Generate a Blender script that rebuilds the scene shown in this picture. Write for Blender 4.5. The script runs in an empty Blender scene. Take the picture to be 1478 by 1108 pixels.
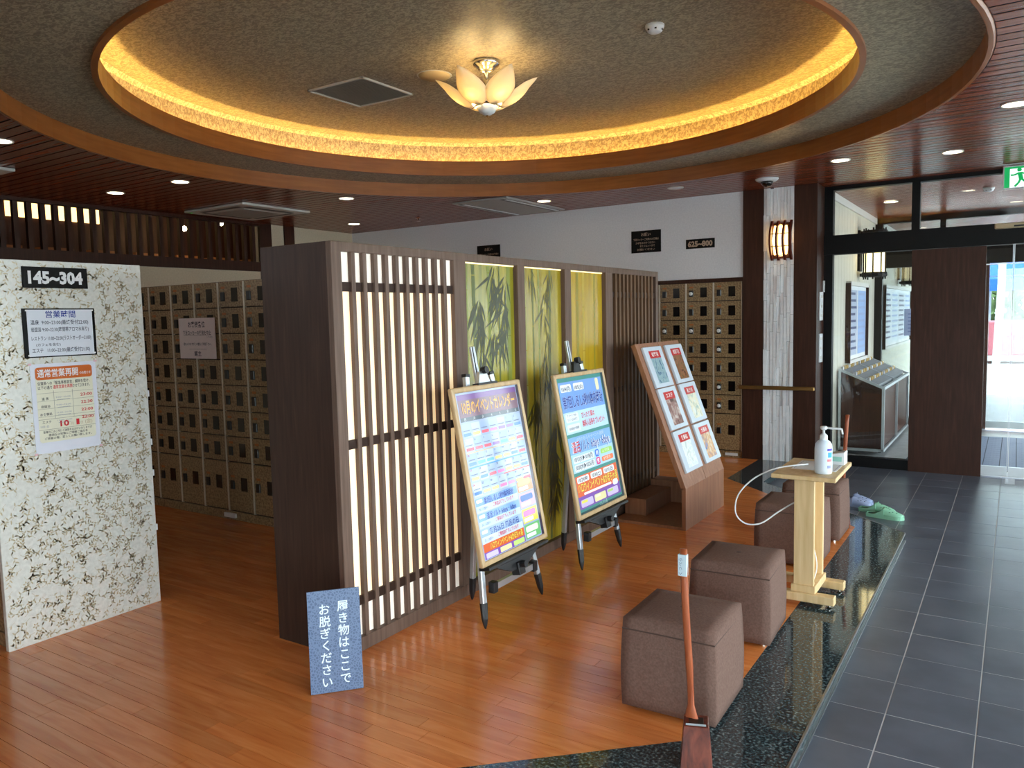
import bpy, bmesh, math, random
from mathutils import Vector, Matrix
random.seed(7)
SC = bpy.context.scene
COL = SC.collection
PI = math.pi

# ------------------------------------------------------------------ camera
YAW, PITCH, ROLL, FPX = 0.57717, 0.08456, -0.02325, 1120.9
cam_data = bpy.data.cameras.new('camera')
cam_data.sensor_fit = 'HORIZONTAL'; cam_data.sensor_width = 36.0
cam_data.lens = FPX * 36.0 / 1478.0
cam_data.clip_start = 0.05; cam_data.clip_end = 300
cam = bpy.data.objects.new('camera', cam_data); COL.objects.link(cam)
_f = Vector((-math.sin(YAW)*math.cos(PITCH), math.cos(YAW)*math.cos(PITCH), -math.sin(PITCH)))
_r = Vector((math.cos(YAW), math.sin(YAW), 0)); _u = _r.cross(_f)
_r2 = math.cos(ROLL)*_r + math.sin(ROLL)*_u; _u2 = -math.sin(ROLL)*_r + math.cos(ROLL)*_u
_m = Matrix((_r2, _u2, -_f)).transposed().to_4x4(); _m.translation = Vector((0, 0, 1.6))
cam.matrix_world = _m
SC.camera = cam

# ------------------------------------------------------------------ daylight and exposure
world = bpy.data.worlds.new('world'); SC.world = world; world.use_nodes = True
_bg = world.node_tree.nodes['Background']
_bg.inputs[0].default_value = (0.86, 0.94, 1.0, 1); _bg.inputs[1].default_value = 9.0
SC.view_settings.view_transform = 'Standard'; SC.view_settings.look = 'None'
SC.view_settings.exposure = 0.38; SC.view_settings.gamma = 1.0
SC.view_settings.use_curve_mapping = False
SC.cycles.use_denoising = True
SC.cycles.max_bounces = 8; SC.cycles.diffuse_bounces = 4; SC.cycles.glossy_bounces = 4
SC.cycles.transparent_max_bounces = 12; SC.cycles.sample_clamp_indirect = 6.0
SC.cycles.caustics_reflective = False; SC.cycles.caustics_refractive = False

def portal(name, loc, rot, sx, sy):
    l = bpy.data.lights.new(name, 'AREA'); l.shape = 'RECTANGLE'; l.size = sx; l.size_y = sy
    l.cycles.is_portal = True
    o = bpy.data.objects.new(name, l); COL.objects.link(o); o.location = loc; o.rotation_euler = rot
portal('window_daylight', (3.16, 2.6, 1.25), (0, PI/2, 0), 2.4, 11.2)       # window wall, light towards -X
portal('entrance_daylight', (0.9, 16.9, 1.4), (-PI/2, 0, 0), 5.6, 3.0)      # open porch end, light towards -Y
portal('near_window_daylight', (1.4, -2.96, 1.25), (PI/2, 0, 0), 3.5, 2.4)
portal('porch_daylight', (3.18, 13.0, 1.4), (0, PI/2, 0), 3.0, 7.6)

# ------------------------------------------------------------------ node materials
MATS = {}
def srgb(c):
    return tuple((x/255/12.92 if x/255 <= 0.04045 else ((x/255+0.055)/1.055)**2.4) for x in c)
def new_mat(name):
    m = bpy.data.materials.new(name); m.use_nodes = True
    nt = m.node_tree; b = nt.nodes['Principled BSDF']; MATS[name] = m
    return m, nt, b
def setp(b, rough=.5, metal=0, coat=0, spec=.5, coat_rough=.03):
    b.inputs['Roughness'].default_value = rough; b.inputs['Metallic'].default_value = metal
    b.inputs['Coat Weight'].default_value = coat; b.inputs['Coat Roughness'].default_value = coat_rough
    b.inputs['Specular IOR Level'].default_value = spec
def plain(name, col, rough=.5, metal=0, coat=0, spec=.5, emit=None, es=0):
    m, nt, b = new_mat(name); setp(b, rough, metal, coat, spec)
    c = srgb(col)
    # slight procedural unevenness
    n = nt.nodes.new('ShaderNodeTexNoise'); n.inputs['Scale'].default_value = 14; n.inputs['Detail'].default_value = 3
    tc = nt.nodes.new('ShaderNodeTexCoord'); nt.links.new(tc.outputs['Object'], n.inputs['Vector'])
    mx = nt.nodes.new('ShaderNodeMix'); mx.data_type = 'RGBA'
    mx.inputs['A'].default_value = (*[x*.95 for x in c], 1); mx.inputs['B'].default_value = (*[min(1, x*1.05) for x in c], 1)
    nt.links.new(n.outputs['Fac'], mx.inputs['Factor']); nt.links.new(mx.outputs['Result'], b.inputs['Base Color'])
    if emit is not None:
        b.inputs['Emission Color'].default_value = (*srgb(emit), 1); b.inputs['Emission Strength'].default_value = es
    return m
def ramp_mat(name, stops, scale, rough=.5, metal=0, coat=0, spec=.5, stretch=(1, 1, 1), detail=4, bump=0, coords='Object', rand=0,
             tone=False, kind='noise', distort=0, bscale=None, coat_rough=.03):
    m, nt, b = new_mat(name); setp(b, rough, metal, coat, spec, coat_rough)
    L = nt.links.new
    if coords == 'Position':
        g = nt.nodes.new('ShaderNodeNewGeometry'); src = g.outputs['Position']
    else:
        g = nt.nodes.new('ShaderNodeTexCoord'); src = g.outputs['Object']
    mp = nt.nodes.new('ShaderNodeMapping'); mp.inputs['Scale'].default_value = stretch; L(src, mp.inputs['Vector'])
    if kind == 'noise':
        t = nt.nodes.new('ShaderNodeTexNoise'); t.inputs['Detail'].default_value = detail; t.inputs['Distortion'].default_value = distort
        out = t.outputs['Fac']
    else:
        t = nt.nodes.new('ShaderNodeTexVoronoi'); t.feature = 'DISTANCE_TO_EDGE' if kind == 'edge' else 'F1'; out = t.outputs['Distance']
    t.inputs['Scale'].default_value = scale; L(mp.outputs['Vector'], t.inputs['Vector'])
    r = nt.nodes.new('ShaderNodeValToRGB'); e = r.color_ramp.elements
    while len(e) < len(stops): e.new(.5)
    for el, (p, c) in zip(e, stops): el.position = p; el.color = (*srgb(c), 1)
    L(out, r.inputs['Fac']); colr = r.outputs['Color']
    if rand or tone:
        hv = nt.nodes.new('ShaderNodeHueSaturation')
        mr = nt.nodes.new('ShaderNodeMapRange'); mr.inputs['To Min'].default_value = 1-rand; mr.inputs['To Max'].default_value = 1+rand
        if tone:
            a = nt.nodes.new('ShaderNodeAttribute'); a.attribute_name = 'tone'; L(a.outputs['Fac'], mr.inputs['Value'])
        else:
            a = nt.nodes.new('ShaderNodeObjectInfo'); L(a.outputs['Random'], mr.inputs['Value'])
        L(mr.outputs['Result'], hv.inputs['Value']); L(colr, hv.inputs['Color']); colr = hv.outputs['Color']
    L(colr, b.inputs['Base Color'])
    if bump:
        bp = nt.nodes.new('ShaderNodeBump'); bp.inputs['Strength'].default_value = bump; bp.inputs['Distance'].default_value = .008 if name == 'ceiling_wood' else .004
        L(out, bp.inputs['Height']); L(bp.outputs['Normal'], b.inputs['Normal'])
    return m
def emit_mat(name, col, es, base=None):
    return plain(name, base or col, .5, emit=col, es=es)
def glass_mat(name, tint=(.93, .96, .95), refl=1.0):
    m = bpy.data.materials.new(name); m.use_nodes = True; nt = m.node_tree; nt.nodes.clear(); MATS[name] = m
    o = nt.nodes.new('ShaderNodeOutputMaterial'); mx = nt.nodes.new('ShaderNodeMixShader')
    t = nt.nodes.new('ShaderNodeBsdfTransparent'); t.inputs[0].default_value = (*tint, 1)
    g = nt.nodes.new('ShaderNodeBsdfGlossy'); g.inputs['Roughness'].default_value = .01
    fr = nt.nodes.new('ShaderNodeFresnel'); fr.inputs['IOR'].default_value = 1.45
    mu = nt.nodes.new('ShaderNodeMath'); mu.operation = 'MULTIPLY'; mu.inputs[1].default_value = refl
    nt.links.new(fr.outputs[0], mu.inputs[0]); nt.links.new(mu.outputs[0], mx.inputs[0])
    nt.links.new(t.outputs[0], mx.inputs[1]); nt.links.new(g.outputs[0], mx.inputs[2]); nt.links.new(mx.outputs[0], o.inputs[0])
    return m

M = {}
M['plank'] = ramp_mat('floor_wood', [(.25, (212, 114, 52)), (.5, (226, 134, 68)), (.75, (236, 150, 86))], 3.2, .24, coat=.3, stretch=(1, 9, 1), detail=5, coords='Position', rand=.10, distort=.6, coat_rough=.12)
M['plank_far'] = ramp_mat('floor_wood_far', [(.25, (212, 114, 52)), (.5, (226, 134, 68)), (.75, (236, 150, 86))], 3.2, .24, coat=.3, stretch=(1, 9, 1), detail=5, coords='Position', rand=.10, tone=True, distort=.6, coat_rough=.12)
M['joint'] = plain('joint_brown', (138, 74, 38), .6)
M['granite'] = ramp_mat('granite', [(.3, (20, 28, 32)), (.48, (44, 57, 61)), (.58, (70, 86, 90)), (.70, (136, 152, 152))], 85, .06, coat=.2, detail=3)
M['tile'] = ramp_mat('slate_tile', [(.3, (80, 86, 98)), (.7, (100, 107, 120))], 4, .30, detail=6, coords='Position', rand=.07, bump=.12)
M['tile_far'] = ramp_mat('slate_tile_far', [(.3, (80, 86, 98)), (.7, (100, 107, 120))], 4, .30, detail=6, coords='Position', rand=.07, tone=True, bump=.12)
M['grout'] = plain('grout', (205, 205, 205), .8)
M['board'] = ramp_mat('ceiling_wood', [(.3, (128, 58, 33)), (.55, (143, 69, 41)), (.8, (156, 80, 48))], 2.6, .27, coat=0, spec=.4, stretch=(1, 10, 1), detail=5, coords='Position', rand=.14, bump=.25, distort=.8, coat_rough=.1)
M['board_gap'] = plain('board_gap', (20, 8, 4), .9, spec=.05)  # near black, the shade of the board grooves put into colour
M['fascia'] = ramp_mat('fascia_wood', [(.3, (142, 80, 34)), (.7, (164, 96, 44))], 3, .32, stretch=(1, 1, 12), coords='Position')
M['dome'] = ramp_mat('dome_wallpaper', [(.38, (124, 112, 92)), (.48, (142, 130, 108)), (.58, (176, 164, 138))], 34, .42, stretch=(1, 1.7, 1), detail=1.5, coords='Position', distort=1.2, spec=.6)
M['wallpaper_grey'] = ramp_mat('wallpaper_grey', [(.3, (226, 226, 230)), (.7, (238, 238, 241))], 60, .8, detail=4, coords='Position', bump=.1)
M['wallpaper_cream'] = ramp_mat('wallpaper_cream', [(.3, (200, 186, 160)), (.7, (214, 200, 176))], 60, .8, detail=4, coords='Position')
M['dark_wood'] = ramp_mat('dark_brown_veneer', [(.25, (50, 27, 18)), (.6, (66, 38, 27)), (.85, (82, 49, 35))], 5, .45, spec=.25, stretch=(9, 9, .7), detail=5, coords='Position', distort=.4)
M['screen_wood'] = ramp_mat('screen_veneer', [(.25, (50, 34, 27)), (.6, (64, 45, 37)), (.85, (78, 57, 48))], 5, .5, spec=.2, stretch=(10, 10, .6), detail=5, coords='Position', distort=.4)
M['slat_wood'] = ramp_mat('screen_slat', [(.25, (88, 68, 58)), (.8, (120, 98, 86))], 5, .5, spec=.2, stretch=(10, 10, .6), detail=4, coords='Position')
M['crossbar'] = plain('crossbar_dark', (52, 34, 26), .6, spec=.2)
M['slat_dark'] = ramp_mat('screen_slat_brown', [(.25, (88, 64, 46)), (.8, (118, 88, 64))], 5, .5, spec=.2, stretch=(10, 10, .6), detail=4, coords='Position')
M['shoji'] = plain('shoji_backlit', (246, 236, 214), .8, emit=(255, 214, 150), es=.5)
M['shoji_faint_glow'] = plain('shoji_faint_glow', (246, 240, 230), .8, emit=(255, 236, 214), es=.2)  # paper without backlight; slight emission stands in for daylight on it
M['white_tile'] = ramp_mat('white_stone', [(.3, (238, 240, 244)), (.7, (248, 249, 251))], 20, .55, detail=4, bump=.25, rand=.05)
M['tile_grout'] = plain('stone_joint', (96, 98, 102), .9)
M['black'] = plain('black_metal', (10, 10, 12), .5, spec=.2)
M['black_plastic'] = plain('black_plastic', (24, 24, 27), .45)
M['black_sign'] = plain('black_sign', (10, 9, 9), .5, spec=.2)
M['white'] = plain('white_plastic', (226, 228, 230), .4)
M['white_paint'] = plain('white_paint', (216, 214, 208), .55)
M['paper'] = plain('paper_white', (232, 232, 234), .6)
M['chrome'] = plain('chrome', (210, 208, 204), .12, metal=1)
M['steel'] = plain('brushed_aluminium', (188, 192, 196), .32, metal=1)
M['alu'] = plain('satin_aluminium', (200, 206, 212), .38, metal=.85)
M['brass'] = plain('brass_rail', (150, 116, 66), .3, metal=.8)
M['glass'] = glass_mat('pane_glass', (.94, .97, .96), 1.2)
M['tinted'] = glass_mat('tinted_glass', (.60, .64, .64), 1.2)  # tint added to dim the overbright outdoors
M['locker'] = ramp_mat('locker_laminate', [(.38, (120, 95, 65)), (.5, (144, 119, 84)), (.62, (164, 140, 104))], 60, .38, detail=3, rand=.05)
M['locker_strip'] = plain('locker_strip', (214, 208, 192), .4, metal=.3)
M['locker_gap'] = plain('locker_shadow_gap', (42, 28, 18), .7)
M['lock'] = plain('lock_black', (22, 20, 20), .35)
M['lock_window'] = plain('locker_window_smoked', (18, 15, 15), .12, spec=.6)
M['lock_key'] = plain('key_white', (222, 222, 220), .35)
M['plate'] = plain('number_plate_orange', (176, 104, 48), .5)
M['fabric'] = ramp_mat('stool_fabric', [(.3, (104, 79, 70)), (.7, (120, 94, 84))], 120, .9, spec=.2, detail=3, bump=.3)
M['seam'] = plain('stool_seam', (78, 58, 51), .9)
M['pine'] = ramp_mat('pine', [(.3, (208, 174, 122)), (.6, (224, 194, 146)), (.85, (234, 210, 168))], 4, .5, stretch=(8, 8, .8), detail=4)
M['stand_wood'] = ramp_mat('stand_veneer', [(.3, (134, 90, 66)), (.6, (152, 106, 80)), (.85, (166, 120, 94))], 5, .45, stretch=(8, 8, .7), detail=4)
M['oak'] = ramp_mat('oak_frame', [(.3, (182, 150, 108)), (.7, (202, 172, 130))], 8, .45, stretch=(4, 4, 1), detail=4)
M['rosewood'] = ramp_mat('rosewood', [(.3, (66, 26, 20)), (.55, (112, 52, 38)), (.8, (140, 74, 54))], 9, .3, stretch=(3, 3, 1), detail=4, distort=1.5)
M['horn_wood'] = ramp_mat('horn_wood', [(.3, (140, 66, 38)), (.8, (186, 104, 66))], 10, .3, stretch=(5, 5, .6), detail=4)
M['clog_green'] = plain('clog_green', (146, 204, 172), .5)
M['clog_green_in'] = plain('clog_green_inside', (58, 96, 80), .8)
M['clog_grey'] = plain('clog_bluegrey', (152, 166, 200), .5)
M['clog_dark'] = plain('clog_dark', (20, 26, 34), .8)
M['sign_blue'] = ramp_mat('sign_blue', [(.0, (98, 118, 152)), (.1, (98, 118, 152)), (.2, (70, 90, 124)), (1, (70, 90, 124))], 85, .35, kind='edge')
M['pale_ink'] = plain('lettering_pale', (226, 240, 246), .5)
M['bottle'] = plain('bottle_white', (220, 232, 244), .35, spec=.5)
M['petal'] = None
M['downlight'] = emit_mat('downlight_glow', (255, 236, 200), 14)
M['cove_led'] = emit_mat('cove_led', (255, 210, 108), 60)
M['bulb'] = emit_mat('bulb_glow', (255, 218, 150), 38)
M['concrete'] = ramp_mat('concrete', [(.3, (206, 206, 204)), (.7, (222, 222, 220))], 5, .85, coords='Position')

# frosted petal glass: translucent + a little gloss
def petal_material():
    m, nt, b = new_mat('frosted_petal'); setp(b, .35)
    b.inputs['Base Color'].default_value = (*srgb((255, 246, 226)), 1)
    tr = nt.nodes.new('ShaderNodeBsdfTranslucent'); tr.inputs[0].default_value = (*srgb((255, 244, 218)), 1)
    mx = nt.nodes.new('ShaderNodeMixShader'); mx.inputs[0].default_value = .6
    n = nt.nodes.new('ShaderNodeTexNoise'); n.inputs['Scale'].default_value = 30
    out = nt.nodes['Material Output']
    nt.links.new(b.outputs[0], mx.inputs[1]); nt.links.new(tr.outputs[0], mx.inputs[2]); nt.links.new(mx.outputs[0], out.inputs[0])
    return m
M['petal'] = petal_material()
def colour(rgb, rough=.5):
    k = 'ink_%d_%d_%d' % rgb
    if k not in M: M[k] = plain(k, rgb, rough, spec=.25)
    return M[k]
def gloss(rgb):
    k = 'gloss_%d_%d_%d' % rgb
    if k not in M: M[k] = plain(k, rgb, .07, spec=.30)
    return M[k]

# ------------------------------------------------------------------ mesh building
ORG = {}
def link(o, parent=None):
    COL.objects.link(o)
    if parent is not None: o.parent = parent
    return o
class MB:
    def __init__(s): s.v = []; s.f = []
    def add(s, vs, fs):
        b = len(s.v); s.v += [tuple(v) for v in vs]; s.f += [tuple(i+b for i in f) for f in fs]; return s
    def box(s, x0, x1, y0, y1, z0, z1):
        return s.add([(x0,y0,z0),(x1,y0,z0),(x1,y1,z0),(x0,y1,z0),(x0,y0,z1),(x1,y0,z1),(x1,y1,z1),(x0,y1,z1)],
                     [(0,3,2,1),(4,5,6,7),(0,1,5,4),(1,2,6,5),(2,3,7,6),(3,0,4,7)])
    def hexa(s, b, t):
        return s.add(list(b)+list(t), [(0,3,2,1),(4,5,6,7),(0,1,5,4),(1,2,6,5),(2,3,7,6),(3,0,4,7)])
    def bar(s, p0, p1, w, h, up=(0,0,1)):
        p0 = Vector(p0); p1 = Vector(p1); d = (p1-p0).normalized(); a = d.cross(Vector(up))
        if a.length < 1e-4: a = d.cross(Vector((1,0,0)))
        a.normalize(); b = a.cross(d); a *= w/2; b *= h/2
        return s.hexa([p0-a-b, p0+a-b, p0+a+b, p0-a+b], [p1-a-b, p1+a-b, p1+a+b, p1-a+b])
    def tube(s, pts, r, n=8, caps=True):
        pts = [Vector(p) for p in pts]; rs = r if isinstance(r, (list, tuple)) else [r]*len(pts)
        base = len(s.v); ref = None
        for i, p in enumerate(pts):
            d = (pts[min(i+1, len(pts)-1)]-pts[max(i-1, 0)]).normalized()
            if ref is None:
                ref = d.cross(Vector((0,0,1)))
                if ref.length < 1e-3: ref = Vector((1,0,0))
            ref = (ref - d*ref.dot(d)).normalized(); b = d.cross(ref)
            for k in range(n):
                a = 2*PI*k/n; s.v.append(tuple(p+(ref*math.cos(a)+b*math.sin(a))*rs[i]))
        for i in range(len(pts)-1):
            for k in range(n):
                k2 = (k+1) % n; s.f.append((base+i*n+k, base+i*n+k2, base+(i+1)*n+k2, base+(i+1)*n+k))
        if caps:
            s.f.append(tuple(base+k for k in range(n))[::-1]); s.f.append(tuple(base+(len(pts)-1)*n+k for k in range(n)))
        return s
    def lathe(s, prof, c=(0,0,0), n=24, sx=1, sy=1, caps=True):
        base = len(s.v)
        for r, z in prof:
            for k in range(n):
                a = 2*PI*k/n; s.v.append((c[0]+r*sx*math.cos(a), c[1]+r*sy*math.sin(a), c[2]+z))
        m = len(prof)
        for i in range(m-1):
            for k in range(n):
                k2 = (k+1) % n; s.f.append((base+i*n+k, base+i*n+k2, base+(i+1)*n+k2, base+(i+1)*n+k))
        if caps:
            if prof[0][0] > 1e-5: s.f.append(tuple(base+k for k in range(n))[::-1])
            if prof[-1][0] > 1e-5: s.f.append(tuple(base+(m-1)*n+k for k in range(n)))
        return s
    def prism(s, poly, vec):
        n = len(poly); vec = Vector(vec); a = [Vector(p) for p in poly]
        return s.add(a+[p+vec for p in a], [tuple(range(n))[::-1], tuple(range(n, 2*n))]+[(i, (i+1) % n, n+(i+1) % n, n+i) for i in range(n)])
    def rect(s, pl, x0, y0, x1, y1, d=.0005):
        return s.add([pl(x0,y0,d), pl(x1,y0,d), pl(x1,y1,d), pl(x0,y1,d)], [(0,1,2,3)])
    def rrect(s, pl, x0, y0, x1, y1, d=.0005, r=.01, n=4):
        vs = []
        for cx, cy, a0 in ((x1-r,y1-r,0),(x0+r,y1-r,PI/2),(x0+r,y0+r,PI),(x1-r,y0+r,1.5*PI)):
            for k in range(n+1):
                a = a0+PI/2*k/n; vs.append(pl(cx+r*math.cos(a), cy+r*math.sin(a), d))
        return s.add(vs, [tuple(range(len(vs)))])
    def slab(s, pl, x0, y0, x1, y1, d0, d1):
        return s.hexa([pl(x0,y0,d0), pl(x1,y0,d0), pl(x1,y1,d0), pl(x0,y1,d0)], [pl(x0,y0,d1), pl(x1,y0,d1), pl(x1,y1,d1), pl(x0,y1,d1)])
    def text(s, pl, string, x, y, h, d=.001, align='C', width=None, bold=0, sx=1):
        vs, fs, w = glyphs(string, bold)
        k = h/.72; kx = k*sx
        if width: kx = width/max(w, 1e-3)
        x0 = x - (w*kx/2 if align == 'C' else (w*kx if align == 'R' else 0))
        return s.add([pl(x0+a*kx, y+b*k, d) for a, b in vs], fs)
    def build(s, name, mat, parent=None, bevel=0, seg=1, smooth=False, label=None, local=False, origin=None):
        me = bpy.data.meshes.new(name)
        if parent is not None: off = Vector((0,0,0)) if local else ORG[parent.name]
        elif origin is not None: off = Vector(origin)
        elif local: off = Vector((0,0,0))
        else:
            xs = [v[0] for v in s.v]; ys = [v[1] for v in s.v]; zs = [v[2] for v in s.v]
            off = Vector(((min(xs)+max(xs))/2, (min(ys)+max(ys))/2, min(zs)))
        me.from_pydata([tuple(Vector(v)-off) for v in s.v], [], s.f)
        bm = bmesh.new(); bm.from_mesh(me)
        bmesh.ops.recalc_face_normals(bm, faces=bm.faces)
        if bevel:
            es = [e for e in bm.edges if len(e.link_faces) == 2 and e.calc_face_angle(0) > .5]
            bmesh.ops.bevel(bm, geom=es, offset=bevel, segments=seg, profile=.5, affect='EDGES', clamp_overlap=True)
        bm.to_mesh(me); bm.free()
        if smooth:
            for p in me.polygons: p.use_smooth = True
        me.materials.append(mat)
        o = bpy.data.objects.new(name, me); link(o, parent)
        if parent is None: o.location = off; ORG[o.name] = off
        else: ORG[o.name] = ORG[parent.name]
        if label: o['label'] = label
        return o
GL = {}
def glyphs(string, bold=0):
    if any(ord(ch) > 0x3000 for ch in string): bold = min(bold, .014) if bold < .05 else .026
    k = (string, bold)
    if k not in GL:
        c = bpy.data.curves.new('glyph', 'FONT'); c.body = string; c.resolution_u = 2; c.offset = bold
        o = bpy.data.objects.new('glyph', c); me = bpy.data.meshes.new_from_object(o)
        vs = [(v.co.x, v.co.y) for v in me.vertices]; fs = [tuple(p.vertices) for p in me.polygons]
        x0 = min([v[0] for v in vs] or [0]); x1 = max([v[0] for v in vs] or [1])
        GL[k] = ([(x-x0, y) for x, y in vs], fs, x1-x0)
        bpy.data.objects.remove(o); bpy.data.curves.remove(c); bpy.data.meshes.remove(me)
    return GL[k]
def plane(o, u, v):
    o = Vector(o); u = Vector(u).normalized(); v = Vector(v).normalized(); n = u.cross(v)
    return lambda x, y, d=0: o+u*x+v*y+n*d
def thing(name, label, cat, loc=(0,0,0), group=None, rz=0):
    o = bpy.data.objects.new(name, None); o.empty_display_size = .1; COL.objects.link(o)
    o.location = loc; o.rotation_euler = (0,0,rz); ORG[o.name] = Vector(loc)
    return tag(o, label, cat, group)
def tag(o, label, cat, group=None):
    o['label'] = label; o['category'] = cat
    if group: o['group'] = group
    return o
def struct(o, label=None):
    o['kind'] = 'structure'
    if label: o['label'] = label
    return o
def inst(name, me, parent, loc, scale=None, rz=0, mat=None):
    o = bpy.data.objects.new(name, me); link(o, parent)
    o.location = Vector(loc)-(ORG[parent.name] if parent is not None else Vector((0,0,0)))
    if scale: o.scale = scale
    if rz: o.rotation_euler = (0,0,rz)
    ORG[o.name] = Vector(loc) if parent is None else ORG[parent.name]+o.location
    return o
def mesh_of(mb, name, mat, bevel=0, smooth=False):
    o = mb.build(name, mat, local=True, bevel=bevel, smooth=smooth); me = o.data; bpy.data.objects.remove(o); return me
def copy_tree(o, parent=None):
    c = o.copy(); link(c, parent); c.parent = parent; ORG[c.name] = ORG[o.name].copy()
    for ch in list(o.children):
        if ch.name in SC.objects: copy_tree(ch, c)
    return c

# ------------------------------------------------------------------ dimensions
ZC = 2.90                       # board ceiling
XL, XR, YB, YN = -8.30, 3.20, 8.50, -3.0
YD = 8.88                       # entrance glazing
ZT = -.06                       # entrance tile level
CX, CY, RO, RI = -3.08, 4.47, 2.95, 2.33
def wood_edge(y):               # right limit of the wooden floor
    if y < 2.70: return -.995-(2.70-y)*1.08
    if y < 6.10: return -.968
    if y < 7.36: return -.968-(y-6.10)*1.07
    return -2.33
def granite_edge(y):            # outer limit of the granite kerb
    if y < 2.30: return -.637-(2.30-y)*1.08
    if y < 6.10: return -.637
    return -.637-(y-6.10)*1.05

# ------------------------------------------------------------------ wooden floor
fl = MB(); fl.box(XL-2.6, -3.9, YN, 0, -.12, -.008)
for a, b in ((0, 2.70), (2.70, 6.10), (6.10, 7.36), (7.36, YB)):
    wa, wb = wood_edge(a+1e-6)-.002, wood_edge(b-1e-6)-.002
    fl.hexa([(XL-2.6,a,-.12),(wa,a,-.12),(wb,b,-.12),(XL-2.6,b,-.12)], [(XL-2.6,a,-.008),(wa,a,-.008),(wb,b,-.008),(XL-2.6,b,-.008)])
floor = struct(fl.build('floor', M['joint'], origin=(0,0,0)), 'glossy reddish brown plank floor of the lobby')
PW = .0755
plank_me = mesh_of(MB().box(0, 1, 0, 1, -.012, 0), 'plank', M['plank'])
planks = []
y = -.02; row = 0
while y < YB-.01:
    y1 = min(y+PW, YB); row += 1
    x = XL-.2-random.random()*.9
    while True:
        xe = x+random.choice((.62, .76, .91, .91, 1.06))
        lim = min(wood_edge(y), wood_edge(y1))
        if xe > lim-.12:
            planks.append((x, None, y, y1)); break
        planks.append((x, xe, y, y1)); x = xe
    y += PW
def seen_size(p):
    x0, x1, y0, y1 = p; x1 = x1 if x1 is not None else wood_edge(y0)
    c = Vector(((x0+x1)/2, (y0+y1)/2, -1.6)); ang = math.atan2(-c.x, c.y)
    ok = -.05 < ang < 1.22 and c.y > .9
    if -4.15 > c.x and 1.0 < c.y < 2.575: ok = ok and c.y < 1.75
    if c.x < -3.3 and c.y > 4.1: ok = False
    if -3.1 < c.x < -2.66 and 2.56 < c.y < 6.4: ok = False
    return (1 if ok else 0)*(x1-x0)/c.length_squared
planks.sort(key=seen_size, reverse=True)
GAP = .0011
stuff = MB(); tones = []
for i, (x0, x1, y0, y1) in enumerate(planks):
    a0, a1 = x0+GAP, y0+GAP
    if i < 300:
        if x1 is not None:
            inst('plank', plank_me, floor, (a0, a1, random.uniform(-.0004, 0)), (x1-x0-2*GAP, y1-y0-2*GAP, 1))
        else:
            b = MB(); e0, e1 = wood_edge(y0), wood_edge(y1)
            b.hexa([(a0,a1,-.012),(e0,a1,-.012),(e1,y1-GAP,-.012),(a0,y1-GAP,-.012)], [(a0,a1,0),(e0,a1,0),(e1,y1-GAP,0),(a0,y1-GAP,0)])
            b.build('plank', M['plank'], floor)
    else:
        e0, e1 = (x1-GAP, x1-GAP) if x1 is not None else (wood_edge(y0), wood_edge(y1))
        stuff.hexa([(a0,a1,-.012),(e0,a1,-.012),(e1,y1-GAP,-.012),(a0,y1-GAP,-.012)], [(a0,a1,0),(e0,a1,0),(e1,y1-GAP,0),(a0,y1-GAP,0)])
so = stuff.build('planking', M['plank_far'], floor); so['kind'] = 'stuff'
def add_tone(o, per):
    at = o.data.attributes.new('tone', 'FLOAT', 'POINT'); t = 0
    vals = []
    for i in range(len(o.data.vertices)):
        if i % per == 0: t = random.random()
        vals.append(t)
    at.data.foreach_set('value', vals)
add_tone(so, 8)
# ------------------------------------------------------------------ granite kerb
def ring_poly(ys):
    out = []
    for a, b in zip(ys[:-1], ys[1:]):
        out.append((a, b))
    return out
gk = MB(); ysg = [0, 2.30, 2.70, 6.10, 6.72, 7.36, 8.49]
for a, b in zip(ysg[:-1], ysg[1:]):
    wa, wb = wood_edge(a+1e-6), wood_edge(b-1e-6); ga, gb = granite_edge(a+1e-6), granite_edge(b-1e-6)
    if a >= 6.72: ga = max(ga, -1.30-(a-6.72)*1.05); 
    if a >= 7.36: ga = gb = -1.98
    if b >= 7.36 and a < 7.36: gb = -1.98
    gk.hexa([(wa,a,-.10),(ga,a,-.10),(gb,b,-.10),(wb,b,-.10)], [(wa,a,0),(ga,a,0),(gb,b,0),(wb,b,0)])
kerb = struct(gk.build('floor_granite_kerb', M['granite'], origin=(0,0,0)), 'polished speckled dark granite step edge')
ns = MB()
for a, b in ((0, 2.30), (2.30, 6.10), (6.10, 7.36)):
    ga, gb = granite_edge(a), granite_edge(b-1e-6)
    ns.hexa([(ga-.004,a,-.012),(ga+.004,a,-.012),(gb+.004,b,-.012),(gb-.004,b,-.012)], [(ga-.004,a,.0015),(ga+.004,a,.0015),(gb+.004,b,.0015),(gb-.004,b,.0015)])
    ns.hexa([(ga,a,-.062),(ga+.008,a,-.062),(gb+.008,b,-.062),(gb,b,-.062)], [(ga,a,-.054),(ga+.008,a,-.054),(gb+.008,b,-.054),(gb,b,-.054)])
ns.build('edge_trim', M['steel'], kerb, label='thin bright metal edge strip')
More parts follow.
